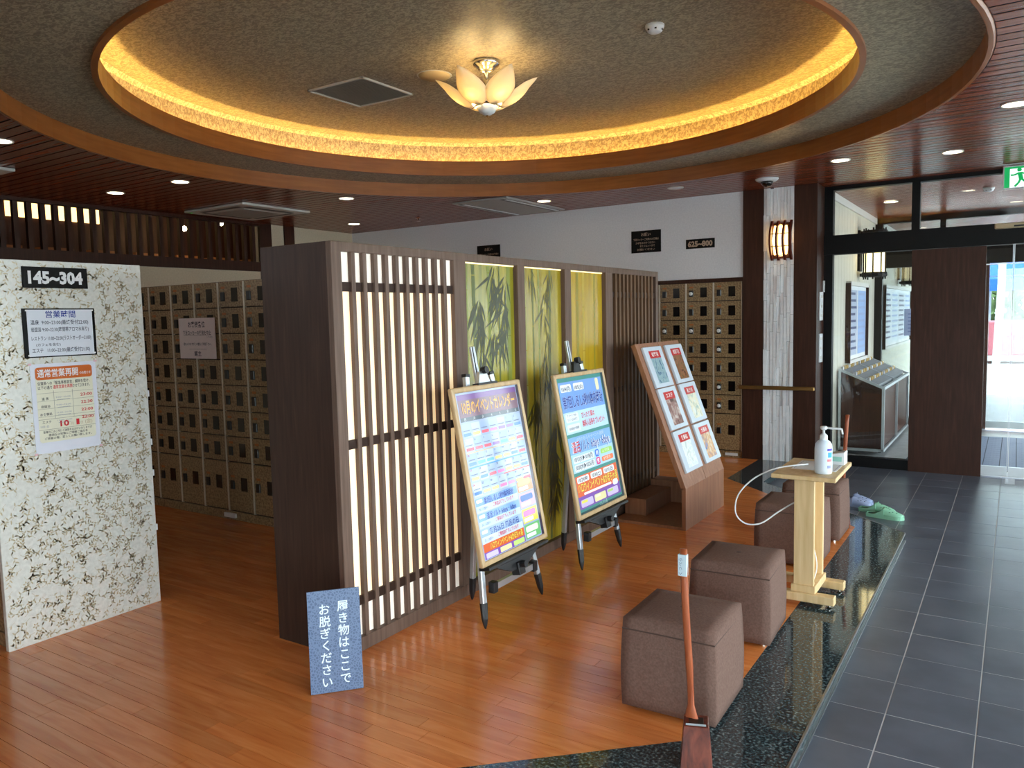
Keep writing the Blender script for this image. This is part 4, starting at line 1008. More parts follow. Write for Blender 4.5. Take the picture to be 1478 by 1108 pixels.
    for q, c in enumerate(((206, 190, 226), (236, 226, 170), (214, 196, 230))): S.rr(c, xl+.02+q*.185, yy(.955), xl+.185+q*.185, yy(.90)); S.rr(((232, 220, 90), (240, 236, 210), (190, 220, 120))[q], xl+.03+q*.185, yy(.925), xl+.11+q*.185, yy(.907), .002, .006)
    S.r((44, 74, 76), x0, y0, x1, yy(.985)); S.r((40, 64, 70), x1-.032, y0, x1, y1, .0014)
    S.done(colour)
    MB().text(pb, 'くんちの湯', (x0+x1)/2, y0+.008, .02, .003, width=.11).build('maker_mark', colour((190, 206, 206)), sh)
def layout_calendar(t, pb, x0, x1, y0, y1):
    sh = MB().slab(pb, x0, y0, x1, y1, 0, .0008).build('poster', gloss((160, 174, 206)), t, label='glossy white event calendar poster reflecting the windows')
    S = Sheet(pb, sh); W_ = x1-x0; rnd = random.Random(4)
    def yy(f): return y1-(y1-y0)*f
    xl, xr = x0+.008, x1-.03
    S.r((126, 88, 150), xl, yy(.045), xr, yy(.012)); S.r((128, 96, 112), xl, yy(.15), xr, yy(.045))
    S.t((236, 236, 226), '10月のイベントカレンダー', (xl+xr)/2, yy(.125), .056, W_*.84, bo=.07, d=.002); S.t((236, 170, 40), '10月のイベントカレンダー', (xl+xr)/2, yy(.125), .056, W_*.84, bo=.02)
    S.r((82, 92, 104), xl, yy(.175), xr, yy(.15))
    for q, a in enumerate('日月火水木金土'): S.t((220, 224, 226), a, xl+W_*(.065+.135*q), yy(.170), .014)
    cw = (xr-xl)/7
    for r in range(5):
        for c in range(7):
            a, b_ = yy(.185+.088*(r+1)), yy(.185+.088*r)
            S.r(((168, 186, 222), (184, 196, 224), (156, 176, 218))[(r+c) % 3], xl+c*cw+.002, a+.002, xl+(c+1)*cw-.002, b_-.002)
            if r*7+c >= 5: S.t((206, 70, 80) if c == 0 else (70, 76, 100), str(r*7+c-4 if r*7+c-4 < 32 else 1), xl+c*cw+.012, b_-.018, .011, bo=.01)
            col_ = rnd.choice(((222, 92, 110), (96, 140, 220), (236, 210, 120), (150, 120, 200), (110, 180, 210), (226, 130, 180)))
            S.rr(col_, xl+c*cw+.006, a+.010, xl+(c+1)*cw-.008, a+.026, r=.004)
            S.r((130, 136, 160), xl+c*cw+.006, a+.036, xl+(c+1)*cw-.016, a+.041)
    S.r((84, 150, 222), xl, yy(.455), xr, yy(.447), .002); S.r((206, 176, 130), xl, yy(.366), xr, yy(.360), .002); S.r((222, 104, 90), xl+W_*.5, yy(.542), xr, yy(.535), .002)
    xm = xl+(xr-xl)*.70
    for q, (c1, c2, a) in enumerate((((116, 158, 222), (190, 214, 240), '第7回しるし5秒!!体内時計'), ((124, 166, 224), (186, 212, 240), '温活ソルト 6days・6days'), ((148, 176, 214), (206, 218, 238), '毎月26日 風呂の日'))):
        b_, e = .635+q*.092, .635+(q+1)*.092-.006
        S.r(c1, xl, yy(b_+.046), xm, yy(b_)); S.r(c2, xl, yy(e), xm, yy(b_+.046))
        S.t((46, 66, 150), a, (xl+xm)/2+.02, yy(b_+.040), .026, (xm-xl)*.72, bo=.03); S.rr((236, 238, 244), xl+.008, yy(b_+.028), xl+.06, yy(b_+.008), r=.006)
        S.t((206, 70, 96), 'ご参加お待ちしています', (xl+xm)/2+.05, yy(e-.012), .018, .20, bo=.02); S.t((90, 110, 160), '詳しくは館内へ', xl+.06, yy(e-.012), .012, .08)
    S.r((222, 104, 62), xl, yy(.955), xm, yy(.905)); S.r((128, 84, 176), xl, yy(1.0)+.004, xm, yy(.955))
    S.t((40, 30, 36), 'ハロウィンイベント&かぼちゃ湯', (xl+xm)/2+.02, yy(.945), .028, (xm-xl)*.8, bo=.08, d=.002); S.t((250, 226, 96), 'ハロウィンイベント&かぼちゃ湯', (xl+xm)/2+.02, yy(.945), .028, (xm-xl)*.8, bo=.015)
    for q, c in enumerate(((210, 196, 228), (236, 230, 170), (198, 226, 130))): S.rr(c, xl+.012+q*.13, yy(.992), xl+.12+q*.13, yy(.962), r=.005)
    for q, (c1, c2) in enumerate((((222, 150, 110), (240, 226, 120)), ((206, 170, 196), (70, 110, 180)), ((240, 226, 90), (226, 120, 180)), ((120, 190, 120), (240, 236, 220)))):
        b_ = .60+q*.10; S.r(c1, xm+.01, yy(b_+.09), xr, yy(b_)); S.rr(c2, xm+.02, yy(b_+.05), xr-.02, yy(b_+.012), .0018); S.rr((236, 236, 240), xm+.02, yy(b_+.082), xr-.05, yy(b_+.058), .0018, .006)
    S.r((70, 62, 76), x1-.024, y0, x1, y1, .0014)
    S.done()
easel(3.141, .655, .932, 'aluminium easel holding the white event calendar poster, nearer of the two', layout_calendar)
easel(4.189, .70, .924, 'aluminium easel holding the blue and orange event poster, further of the two', layout_events)

# ------------------------------------------------------------------ leaflet stand
ls_ = thing('leaflet_stand', 'sloping brown wooden leaflet stand with six framed leaflets', 'leaflet stand', (-2.28, 5.86, 0))
A0, A1 = 5.414, 6.30
v = Vector((-.396, 0, 1.066)).normalized(); pb = plane((-2.018, A0, .316), (0,1,0), v); LL = 1.137; LWd = A1-A0
for x0, x1 in ((0, LWd/2-.003), (LWd/2+.003, LWd)): MB().slab(pb, x0, 0, x1, LL, -.035, 0).build('sloping_panel', M['stand_wood'], ls_)
MB().box(-2.05, -2.018, A0, A1, 0, .316).build('front_panel', M['stand_wood'], ls_, bevel=.001)
MB().box(-2.60, -2.04, A0, A1, 0, .022).build('base_board', M['stand_wood'], ls_, bevel=.001)
MB().box(-2.60, -2.42, A0+.20, A1-.05, .022, .15).build('rear_block', M['stand_wood'], ls_, bevel=.001)
MB().box(-2.60, -2.25, A1-.16, A1, .022, .20).build('rear_box', M['stand_wood'], ls_, bevel=.001)
fy = ((.772, 1.10), (.436, .764), (.100, .424)); fx = ((.074, .424), (.518, .868))
photos = [[((58, 92, 128), (150, 178, 186), (120, 146, 150)), ((70, 44, 34), (150, 96, 62), (96, 84, 48))],
          [((84, 52, 52), (150, 110, 104), (196, 176, 168)), ((216, 226, 228), (232, 220, 190), (150, 176, 176))],
          [((206, 222, 226), (236, 238, 238), (196, 208, 206)), ((64, 110, 176), (206, 150, 96), (226, 206, 180))]]
for r in range(3):
    for c in range(2):
        y0, y1 = fy[r]; x0, x1 = fx[c]
        f = MB().slab(pb, x0, y0, x1, y1, .0005, .022).build('leaflet_frame', plain('leaflet_white_%d%d' % (r, c), (200, 210, 222), .2, spec=.3), ls_, bevel=.003)
        MB().rect(pb, x0+.075, y0+.030, x1-.075, y1-.035, .0226).build('photo', ramp_mat('leaflet_photo_%d%d' % (r, c), [(.3, photos[r][c][0]), (.5, photos[r][c][1]), (.68, photos[r][c][2])], 14, .2, detail=3, spec=.3, distort=1.5), f)
        MB().rect(pb, x0+.070, y1-.095, x1-.070, y1-.035, .0232).build('heading_band', colour((188, 52, 52), .2), f)
        MB().text(pb, ('岩盤浴', '個室風呂', 'エステ', '湯上り処', '食事処', '大宴会')[r*2+c], (x0+x1)/2, y1-.079, .028, .0238, width=.13, bold=.02).build('lettering', colour((236, 226, 226)), f)

# ------------------------------------------------------------------ cube stools
def stool_mesh():
    bm = bmesh.new(); n = 9
    idx = {}
    def P(i, j, k):
        key = (i, j, k)
        if key not in idx:
            x, y, z = i/n*2-1, j/n*2-1, k/n
            hs = .193-.006*z
            if z > .9 or True:
                crown = .014*(1-x*x)*(1-y*y) if k == n else 0
            X, Y, Z = x*hs, y*hs, .018+z*.365+crown
            bul = .006*math.sin(PI*z)
            X += bul*x; Y += bul*y
            idx[key] = bm.verts.new((X, Y, Z))
        return idx[key]
    for a in range(n):
        for b in range(n):
            for f in ([(a,b,0),(a,b+1,0),(a+1,b+1,0),(a+1,b,0)], [(a,b,n),(a+1,b,n),(a+1,b+1,n),(a,b+1,n)], [(a,0,b),(a+1,0,b),(a+1,0,b+1),(a,0,b+1)],
                      [(a,n,b),(a,n,b+1),(a+1,n,b+1),(a+1,n,b)], [(0,a,b),(0,a,b+1),(0,a+1,b+1),(0,a+1,b)], [(n,a,b),(n,a+1,b),(n,a+1,b+1),(n,a,b+1)]):
                bm.faces.new([P(*q) for q in f])
    es = [e for e in bm.edges if e.calc_face_angle(0) > .6]
    bmesh.ops.bevel(bm, geom=es, offset=.020, segments=3, profile=.6, affect='EDGES')
    me = bpy.data.meshes.new('cushion'); bm.to_mesh(me); bm.free()
    for p in me.polygons: p.use_smooth = True
    me.materials.append(M['fabric']); return me
cush = stool_mesh()
b = MB(); h_ = .1925
for sx, sy in ((-1,-1),(1,-1),(1,1),(-1,1)): b.tube([(sx*.1877,sy*.1877,.03), (sx*.1912,sy*.1912,.11), (sx*.1925,sy*.1925,.20), (sx*.1885,sy*.1885,.29), (sx*.183,sy*.183,.352)], .0028, 6)
seam_v = mesh_of(b, 'side_seam', M['seam'])
b = MB(); e = .1895; b.tube([(-e,-e,.338),(e,-e,.338),(e,e,.338),(-e,e,.338),(-e,-e,.338)], .0032, 6); seam_h = mesh_of(b, 'top_seam', M['seam'])
foot_me = mesh_of(MB().lathe([(.018,0),(.018,.012),(.024,.020)], (0,0,0), 10), 'foot', M['chrome'])
but_me = mesh_of(MB().lathe([(.001,.004),(.012,.003),(.016,0)], (0,0,.394), 12), 'button', M['seam'])
for x, y, rz, lb in ((-1.127, 2.99, .02, 'brown fabric cube stool nearest the camera behind the shoehorn'), (-1.150, 3.83, .05, 'brown fabric cube stool second in the row with tufted top'),
                     (-1.190, 5.14, .0, 'brown fabric cube stool behind the wooden sanitiser stand'), (-1.185, 5.80, .0, 'brown fabric cube stool furthest away by the green clogs')):
    t = thing('cube_stool', lb, 'stool', (x, y, 0), 'cube stools along the granite edge', rz)
    for nm, me in (('cushion', cush), ('side_seam', seam_v), ('top_seam', seam_h), ('button', but_me)):
        o = bpy.data.objects.new(nm, me); link(o, t)
    for sx in (-1, 1):
        for sy in (-1, 1): o = bpy.data.objects.new('foot', foot_me); link(o, t); o.location = (sx*.15, sy*.15, 0)

# ------------------------------------------------------------------ sanitiser stand
tb = thing('wooden_stand', 'narrow pine stand with a flat top beside the stools', 'table', (-.94, 4.47, 0))
MB().hexa([(-1.108,4.275,.698),(-.775,4.275,.698),(-.785,4.80,.698),(-1.112,4.80,.698)], [(-1.108,4.275,.722),(-.775,4.275,.722),(-.785,4.80,.722),(-1.112,4.80,.722)]).build('top', M['pine'], tb, bevel=.003)
MB().box(-1.0, -.895, 4.34, 4.365, .06, .698).build('post_board', M['pine'], tb, bevel=.002)
MB().box(-1.0, -.895, 4.575, 4.60, .06, .698).build('post_board', M['pine'], tb, bevel=.002)
MB().box(-1.0, -.975, 4.365, 4.575, .06, .698).build('post_back', M['pine'], tb, bevel=.002)
MB().box(-1.012, -.883, 4.325, 4.615, .06, .105).build('post_foot', M['pine'], tb, bevel=.003)
for yy in (4.33, 4.61):
    MB().box(-1.16, -.782, yy-.03, yy+.03, .022, .068).build('foot_bar', M['pine'], tb, bevel=.004)
    for xx in (-1.13, -.81): MB().lathe([(.012,0),(.014,.004),(.006,.008),(.006,.024)], (xx, yy, 0), 10).build('glide', M['chrome'], tb)
ppr = thing('paper_sheet', 'white paper sheet lying on the pine stand', 'paper', (-.94, 4.60, .722))
pl = plane((-1.045, 4.46, .7225), (1,0,0), (0,1,0)); MB().slab(pl, 0, 0, .235, .27, 0, .0012).build('sheet', M['paper'], ppr)
b = MB(); b.rect(pl, .012, .012, .223, .014, .0016); b.rect(pl, .012, .256, .223, .258, .0016); b.rect(pl, .012, .012, .014, .258, .0016); b.rect(pl, .221, .012, .223, .258, .0016); b.build('border', colour((120, 110, 150)), ppr)
bt = thing('sanitiser_bottle', 'white hand sanitiser pump bottle standing on the pine stand', 'bottle', (-.862, 4.40, .723))
MB().lathe([(.001,0),(.040,0),(.0445,.004),(.0455,.03),(.0450,.135),(.042,.16),(.032,.176),(.020,.183),(.020,.186)], (-.862,4.40,.723), 24).build('body', M['bottle'], bt, smooth=True)
MB().lathe([(.020,0),(.021,.004),(.020,.022),(.012,.030),(.007,.034),(.007,.055)], (-.862,4.40,.908), 20).build('cap', M['white'], bt, smooth=True)
MB().lathe([(.007,0),(.016,.005),(.019,.016),(.014,.022),(.001,.023)], (-.862,4.40,.958), 16).tube([(-.862,4.40,.972),(-.80,4.415,.968),(-.775,4.42,.965),(-.770,4.421,.938)], [.006,.006,.006,.005], 8).build('pump_spout', M['white'], bt, smooth=True)
def on_bottle(a, z):
    return Vector((-.862+.0458*math.cos(a), 4.40+.0458*math.sin(a), .723+z))
for a0, a1, z0, z1, c, nm in ((-.95,-.2,.128,.140,(96, 84, 190),'label_band'), (-.85,-.25,.092,.120,(70, 170, 214),'label_mark'), (-.95,-.3,.070,.084,(226, 130, 140),'label_text'), (-.95,-.45,.034,.050,(150, 160, 200),'label_small')):
    b = MB(); vs = []
    for q in range(6): a = a0+(a1-a0)*q/5; vs += [on_bottle(a, z0), on_bottle(a, z1)]
    b.add(vs, [(2*q, 2*q+2, 2*q+3, 2*q+1) for q in range(5)]); b.build(nm, colour(c), bt)
bx = thing('tissue_box', 'small white box behind the sanitiser bottle', 'box', (-.835, 4.70, .724))
MB().prism([(-.90,4.66,.724),(-.80,4.66,.724),(-.80,4.66,.800),(-.90,4.66,.780)], (0,.09,0)).build('body', M['white'], bx, bevel=.003)
MB().box(-.885, -.815, 4.658, 4.66, .745, .772).build('label', colour((150, 206, 196)), bx)
ca = []
for p in ((-.985,4.60,.7285),(-1.06,4.50,.7285),(-1.13,4.40,.72),(-1.22,4.32,.67),(-1.29,4.28,.58),(-1.30,4.27,.48),(-1.25,4.28,.425),(-1.17,4.30,.43),(-1.09,4.36,.49),(-1.03,4.42,.53),(-1.008,4.44,.54)): ca.append(Vector(p))
def smooth_path(pts, k=5):
    out = []
    for i in range(len(pts)-1):
        p0, p1, p2, p3 = pts[max(i-1,0)], pts[i], pts[i+1], pts[min(i+2,len(pts)-1)]
        for q in range(k):
            t = q/k; out.append(.5*((2*p1)+(p2-p0)*t+(2*p0-5*p1+4*p2-p3)*t*t+(3*p1-p0-3*p2+p3)*t**3))
    return out+[pts[-1]]
tag(MB().tube(smooth_path(ca), .0042, 8).build('white_cable', M['white'], smooth=True), 'white cable looping from the pine stand top beside its post', 'cable')
ca = [Vector(p) for p in ((-.97,4.45,.42),(-.94,4.47,.33),(-.915,4.48,.24),(-.905,4.47,.17),(-.915,4.45,.11))]
tag(MB().tube(smooth_path(ca), .0035, 6).build('thin_cable', M['white'], smooth=True), 'thin white cord hanging inside the pine stand post', 'cable')

# ------------------------------------------------------------------ shoehorns in wooden holders
def shoehorn(x, y, rz, base, L, lb, group, tx_, ty_, mark=True):
    t = thing('shoehorn', lb, 'shoehorn', (x, y, base), group)
    z0 = base+.105; n = 14
    b = MB(); ring = []
    for i in range(n+1):
        f = i/n; z = z0+(L)*f; w = .014 if f > .45 else .014+.014*(1-f/.45)**2; th = .009 if f > .3 else .006
        if f < .08: w = .026
        if .14 < f < .30: w = .0125
        cxx, cyy = x+tx_*f, y+ty_*f+(.006*math.sin(f*PI*2))
        ring.append([(cxx-w,cyy,z),(cxx-w*.6,cyy-th,z),(cxx+w*.6,cyy-th,z),(cxx+w,cyy,z),(cxx+w*.6,cyy+th*.6,z),(cxx-w*.6,cyy+th*.6,z)])
    vs = [p for r in ring for p in r]; fs = []
    for i in range(n):
        for k_ in range(6): k2 = (k_+1) % 6; fs.append((i*6+k_, i*6+k2, (i+1)*6+k2, (i+1)*6+k_))
    fs += [tuple(range(6))[::-1], tuple(range(n*6, n*6+6))]
    b.add(vs, fs); b.build('blade', M['horn_wood'], t, smooth=True)
    if not mark: return t
    zt = z0+L; MB().box(x+tx_-.0155, x+tx_+.0155, y+ty_-.0150, y+ty_+.004, zt-.095, zt-.018).build('sticker', colour((206, 224, 234)), t)
    MB().text(plane((x+tx_-.006, y+ty_-.0153, zt-.09), (0,0,1), (-1,0,0)), 'くつべら', 0, -.006, .011, .0006, align='L', width=.06).build('lettering', colour((84, 110, 140)), t)
    return t
def horn_holder(x, y, rz, base, lb, group):
    t = thing('shoehorn_holder', lb, 'holder', (x, y, base), group); c, s_ = math.cos(rz), math.sin(rz)
    def q4(h, z, dx=0): return [(x+c*a-s_*b, y+s_*a+c*b, base+z) for a, b in ((-h,-h),(h,-h),(h,h),(-h,h))]
    MB().hexa(q4(.056, 0), q4(.043, .152)).build('block', M['rosewood'], t, bevel=.002)
    MB().hexa(q4(.026, .1522), q4(.024, .1532)).build('slot', M['lock'], t)
    pl_ = plane((x+c*(-.036)-s_*(-.0425), y+s_*(-.036)+c*(-.0425), base+.1535), (c, s_, 0), (-s_, c, 0))
    MB().rect(pl_, 0, .002, .070, .016, .0012).build('sticker', colour((206, 224, 234)), t)
    return t
horn_holder(-.925, 2.575, .35, 0, 'reddish wooden block holding the near shoehorn on the granite', 'shoehorn holders')
shoehorn(-.945, 2.585, 0, 0, .665, 'long wooden shoehorn standing in front of the nearest stool', 'shoehorns', -.028, .0)
horn_holder(-1.075, 6.17, .3, 0, 'reddish wooden block holding the far shoehorn behind the furthest stool', 'shoehorn holders')
shoehorn(-1.078, 6.17, 0, 0, .72, 'long wooden shoehorn rising behind the pine stand', 'shoehorns', .035, .0, False)

# ------------------------------------------------------------------ floor sign
sg = thing('floor_sign', 'blue standing floor sign asking visitors to take off shoes', 'sign', (-2.434, 2.293, 0))
u = Vector((.6658, .7461, 0)); n_ = Vector((.7461, -.6658, 0)); la = .12; v = Vector((0,0,math.cos(la)))-n_*math.sin(la)
pb = plane((-2.5086, 2.2101, .002), u, v); SW, SH = .2236, .440
MB().slab(pb, 0, 0, SW, SH, -.008, 0).build('board', M['sign_blue'], sg, bevel=.001)
b = MB()
for i, ch in enumerate('履き物はここで'): b.text(pb, ch, .146+.004, SH-.092-i*.052, .036, .0006, bold=.012)
for i, ch in enumerate('お脱ぎください'): b.text(pb, ch, .068+.004, SH-.100-i*.052, .036, .0006, bold=.012)
b.build('lettering', M['pale_ink'], sg)
p0 = Vector(pb(.02,.0,-.010)); 
MB().hexa([pb(.02,0,-.009), pb(SW-.02,0,-.009), Vector(pb(SW-.02,0,-.009))-n_*.10, Vector(pb(.02,0,-.009))-n_*.10], [Vector(pb(.02,.05,-.009)), Vector(pb(SW-.02,.05,-.009)), Vector(pb(SW-.02,.012,-.009))-n_*.10, Vector(pb(.02,.012,-.009))-n_*.10]).build('rear_foot', M['black_plastic'], sg)

# ------------------------------------------------------------------ clogs
def clog(x, y, rz, mat, inmat, lb, group):
    t = thing('clog', lb, 'clog', (x, y, ZT), group, rz)
    L = .275; n = 16; m = 12; b = MB(); ring = []
    def hw(f): return .030+.020*math.sin(min(1, f*1.25)*PI*.5)*1.0 if f < .8 else .050*math.sqrt(max(0, 1-((f-.8)/.2)**2*.92))
    def top(f):  # rim height along the shoe
        return .080 if f < .42 else .080-.048*((f-.42)/.58)**1.4
    for i in range(n+1):
        f = i/n; w = hw(f); row = []
        for k_ in range(m+1):
            a = PI*k_/m; yy_ = -math.cos(a)*w; zz = .004+.018+(top(f)-.018)*math.sin(a)**.8
            row.append((f*L-L/2, yy_, zz))
        ring.append(row)
    # sole
    out = [(ring[i][0][0], -hw(i/n)*1.06, 0) for i in range(n+1)]+[(ring[i][0][0], hw(i/n)*1.06, 0) for i in range(n, -1, -1)]
    MB().prism(out, (0,0,.022)).build('sole', mat, t, local=True, smooth=False)
    # upper over the toes, open behind
    i0 = 7; vs, fs = [], []
    for i in range(i0, n+1): vs += ring[i]
    for i in range(n-i0):
        for k_ in range(m): fs.append((i*(m+1)+k_, i*(m+1)+k_+1, (i+1)*(m+1)+k_+1, (i+1)*(m+1)+k_))
    u_ = MB(); u_.add(vs, fs); uo = u_.build('upper', mat, t, local=True, smooth=True)
    md = uo.modifiers.new('thickness', 'SOLIDIFY'); md.thickness = .004; md.offset = -1
    # low side wall round the heel
    wl = MB(); vs, fs = [], []
    for i in range(0, i0+2):
        f = i/n; hh = .030; vs += [(f*L-L/2, -hw(f), .02), (f*L-L/2, -hw(f), hh+max(0, f-.15)**2*.45)]
    for i in range(0, i0+2):
        f = i/n; hh = .030; vs += [(f*L-L/2, hw(f), .02), (f*L-L/2, hw(f), hh+max(0, f-.15)**2*.45)]
    q_ = i0+2
    for i in range(q_-1): fs += [(2*i, 2*i+2, 2*i+3, 2*i+1), (2*q_+2*i, 2*q_+2*i+1, 2*q_+2*i+3, 2*q_+2*i+2)]
    fs.append((0, 1, 2*q_+1, 2*q_))
    wl.add(vs, fs); wo_ = wl.build('side_wall', mat, t, local=True); md = wo_.modifiers.new('thickness', 'SOLIDIFY'); md.thickness = .004; md.offset = 0
    MB().prism([(p[0]*.93, p[1]*.9, .0225) for p in out], (0,0,.002)).build('insole', inmat, t, local=True)
    for fx_, ff in ((.62, 0), (.72, .5), (.72, -.5), (.82, .35), (.82, -.35), (.65, .75), (.65, -.75)):
        w = hw(fx_); yy_ = ff*w; zz = .022+(top(fx_)-.018)*math.sqrt(max(0, 1-ff*ff))**.8+.0012
        MB().lathe([(.001,.001),(.006,.0005),(.006,-.002)], (fx_*L-L/2, yy_, zz-.001), 8).build('vent_hole', inmat, t, local=True)
    return t
clog(-.845, 6.72, -.12, M['clog_green'], M['clog_green_in'], 'mint green clog, the nearer of the pair on the tiles', 'mint green clogs')
clog(-.925, 6.875, -.16, M['clog_green'], M['clog_green_in'], 'mint green clog, the further of the pair on the tiles', 'mint green clogs')
clog(-1.125, 7.02, -.10, M['clog_grey'], M['clog_dark'], 'blue grey clog half hidden behind the furthest stool, nearer one', 'blue grey clogs')
clog(-1.130, 7.14, -.10, M['clog_grey'], M['clog_dark'], 'blue grey clog half hidden behind the furthest stool, further one', 'blue grey clogs')

# ------------------------------------------------------------------ chandelier
ch = thing('chandelier', 'lotus shaped chandelier with six frosted glass petals under the dome', 'chandelier', (CX, CY+.03, 3.0))
cx_, cy_ = CX, CY+.03
MB().lathe([(.001,0),(.085,0),(.095,-.012),(.090,-.03),(.06,-.045),(.055,-.06),(.03,-.075),(.001,-.08)], (cx_,cy_,ZD), 20).build('canopy', M['chrome'], ch, smooth=True)
MB().tube([(cx_,cy_,ZD-.07),(cx_,cy_,3.09)], .016, 10).build('stem', M['chrome'], ch, smooth=True)
MB().lathe([(.001,.05),(.045,.05),(.075,.03),(.078,0),(.07,-.015),(.001,-.015)], (cx_,cy_,3.065), 20).build('hub', M['chrome'], ch, smooth=True)
MB().lathe([(.068,0),(.066,-.02),(.052,-.045),(.028,-.06),(.006,-.064),(.001,-.064)], (cx_,cy_,3.05), 20).build('bowl', M['white'], ch, smooth=True)
MB().lathe([(.006,0),(.008,-.008),(.001,-.016)], (cx_,cy_,2.987), 10).build('finial', M['brass'], ch, smooth=True)
az0 = math.atan2(-cy_, -cx_)
for q in range(6):
    az = az0+math.radians(28+60*q); ca_, sa_ = math.cos(az), math.sin(az); nu, nv = 12, 8
    pts = []
    for i in range(nu+1):
        f = i/nu; r_ = .10+.215*math.sin(f*PI*.44)/math.sin(PI*.44)+.06*max(0, f-.75)**1.2*3; z = 3.034+.195*f**1.45
        w = .108*math.sin(PI*(f**.82))**.75 if 0 < f < 1 else .004
        w = max(w, .016*(1-f)+.001)
        for j_ in range(nv+1):
            s_ = j_/nv*2-1; cup = -.55*w*(s_*s_)
            rr_ = r_+cup*.8; zz = z-cup*.35
            pts.append((cx_+rr_*ca_-s_*w*sa_, cy_+rr_*sa_+s_*w*ca_, zz))
    fs = [(i*(nv+1)+j_, i*(nv+1)+j_+1, (i+1)*(nv+1)+j_+1, (i+1)*(nv+1)+j_) for i in range(nu) for j_ in range(nv)]
    po = MB().add(pts, fs).build('petal', M['petal'], ch, smooth=True)
    md = po.modifiers.new('thickness', 'SOLIDIFY'); md.thickness = .003
    MB().tube([(cx_+.06*ca_,cy_+.06*sa_,3.06),(cx_+.10*ca_,cy_+.10*sa_,3.04),(cx_+.135*ca_,cy_+.135*sa_,3.055)], .008, 8).build('arm', M['chrome'], ch, smooth=True)
    MB().lathe([(.001,0),(.011,.002),(.013,.02),(.001,.02)], (cx_+.135*ca_,cy_+.135*sa_,3.05), 10).build('socket', M['chrome'], ch)
    MB().lathe([(.001,-.030),(.013,-.026),(.024,-.004),(.025,.01),(.016,.026),(.001,.032)], (cx_+.175*ca_,cy_+.175*sa_,3.112), 12).build('bulb', M['bulb'], ch, smooth=True)

# ------------------------------------------------------------------ ceiling fittings
vt = thing('ceiling_vent', 'square grey ceiling vent grille inside the round dome', 'vent', (-4.245, 4.505, ZD-.03))
vx0, vx1, vy0, vy1 = -4.526, -3.965, 4.225, 4.785
for a in ((vx0,vx1,vy0,vy0+.016), (vx0,vx1,vy1-.016,vy1), (vx0,vx0+.016,vy0,vy1), (vx1-.016,vx1,vy0,vy1)): MB().box(*a, ZD-.014, ZD-.001).build('frame', plain('vent_frame', (214, 208, 196), .5) if 'vent_frame' not in MATS else MATS['vent_frame'], vt)
MB().box(vx0+.01, vx1-.01, vy0+.01, vy1-.01, ZD-.003, ZD-.0015).build('backing', plain('vent_dark', (176, 168, 154), .8), vt)
lv = mesh_of(MB().hexa([(vx0+.016,0,0),(vx1-.016,0,0),(vx1-.016,.012,.006),(vx0+.016,.012,.006)], [(vx0+.016,0,.0015),(vx1-.016,0,.0015),(vx1-.016,.012,.0075),(vx0+.016,.012,.0075)]), 'slat', plain('vent_slat', (176, 168, 156), .5))
yy = vy0+.02
while yy < vy1-.03: inst('slat', lv, vt, (0, yy, ZD-.012)); yy += .0175
sp = thing('ceiling_speaker', 'round beige ceiling speaker plate beside the chandelier', 'speaker', (-3.553, 4.531, ZD-.02))
MB().lathe([(.001,-.016),(.104,-.014),(.112,-.006),(.115,0)], (-3.553,4.531,ZD), 28).build('grille', plain('speaker_beige', (196, 176, 138), .6), sp, smooth=True)
MB().lathe([(.115,-.001),(.122,-.003),(.126,0)], (-3.553,4.531,ZD), 28, caps=False).build('rim', M['white_paint'], sp)
def detector(x, y, z, lb):
    t = thing('smoke_detector', lb, 'smoke detector', (x, y, z-.05))
    MB().lathe([(.001,-.045),(.035,-.044),(.046,-.036),(.050,-.022),(.056,-.018),(.058,0)], (x,y,z), 20).build('housing', M['white'], t, smooth=True)
    for q in range(6): a = 2*PI*q/6; MB().box(x+.044*math.cos(a)-.006, x+.044*math.cos(a)+.006, y+.044*math.sin(a)-.006, y+.044*math.sin(a)+.006, z-.036, z-.028).build('vent_slot', M['lock'], t)
detector(-1.888, 4.574, ZD, 'white smoke detector on the dome ceiling right of the chandelier')
detector(-.30, 10.1, ZC, 'small white smoke detector on the vestibule ceiling behind the exit sign')
def downlight(x, y, lb, on=True):
    t = thing('downlight', lb, 'downlight', (x, y, ZC-.01), 'recessed downlights in the board ceiling')
    MB().lathe([(.068,.004),(.070,-.004),(.082,-.006),(.084,.002)], (x,y,ZC-.001), 24, caps=False).build('trim_ring', M['white_paint'], t, smooth=True)
    MB().lathe([(.001,-.002),(.069,-.001)], (x,y,ZC-.002), 24, caps=False).build('lens', M['downlight'] if on else M['white'], t)
for x, y, lb, on in ((-5.918,2.691,'glowing downlight cut by the left edge of the picture',1), (-7.367,4.352,'glowing downlight near the slatted transom, lower of the left pair',1), (-6.39,4.389,'glowing downlight below the outer wooden ring, upper of the left pair',1),
                 (-5.973,6.055,'glowing downlight right of the cassette air conditioner',1), (-7.454,7.679,'dim warm downlight close to the far left corner of the ceiling',1), (-4.492,7.641,'glowing downlight beside the slotted air conditioner panel',1),
                 (-2.997,7.781,'unlit white downlight before the grey back wall',0), (-1.326,7.343,'glowing downlight above the entrance column',1), (-.492,7.591,'glowing yellowish downlight in front of the transom glass',1), (-.05,6.097,'large bright downlight at the right edge of the ceiling',1),
                 (-1.325,10.553,'downlight on the vestibule ceiling behind the transom glass',1)):
    downlight(x, y, lb, bool(on))
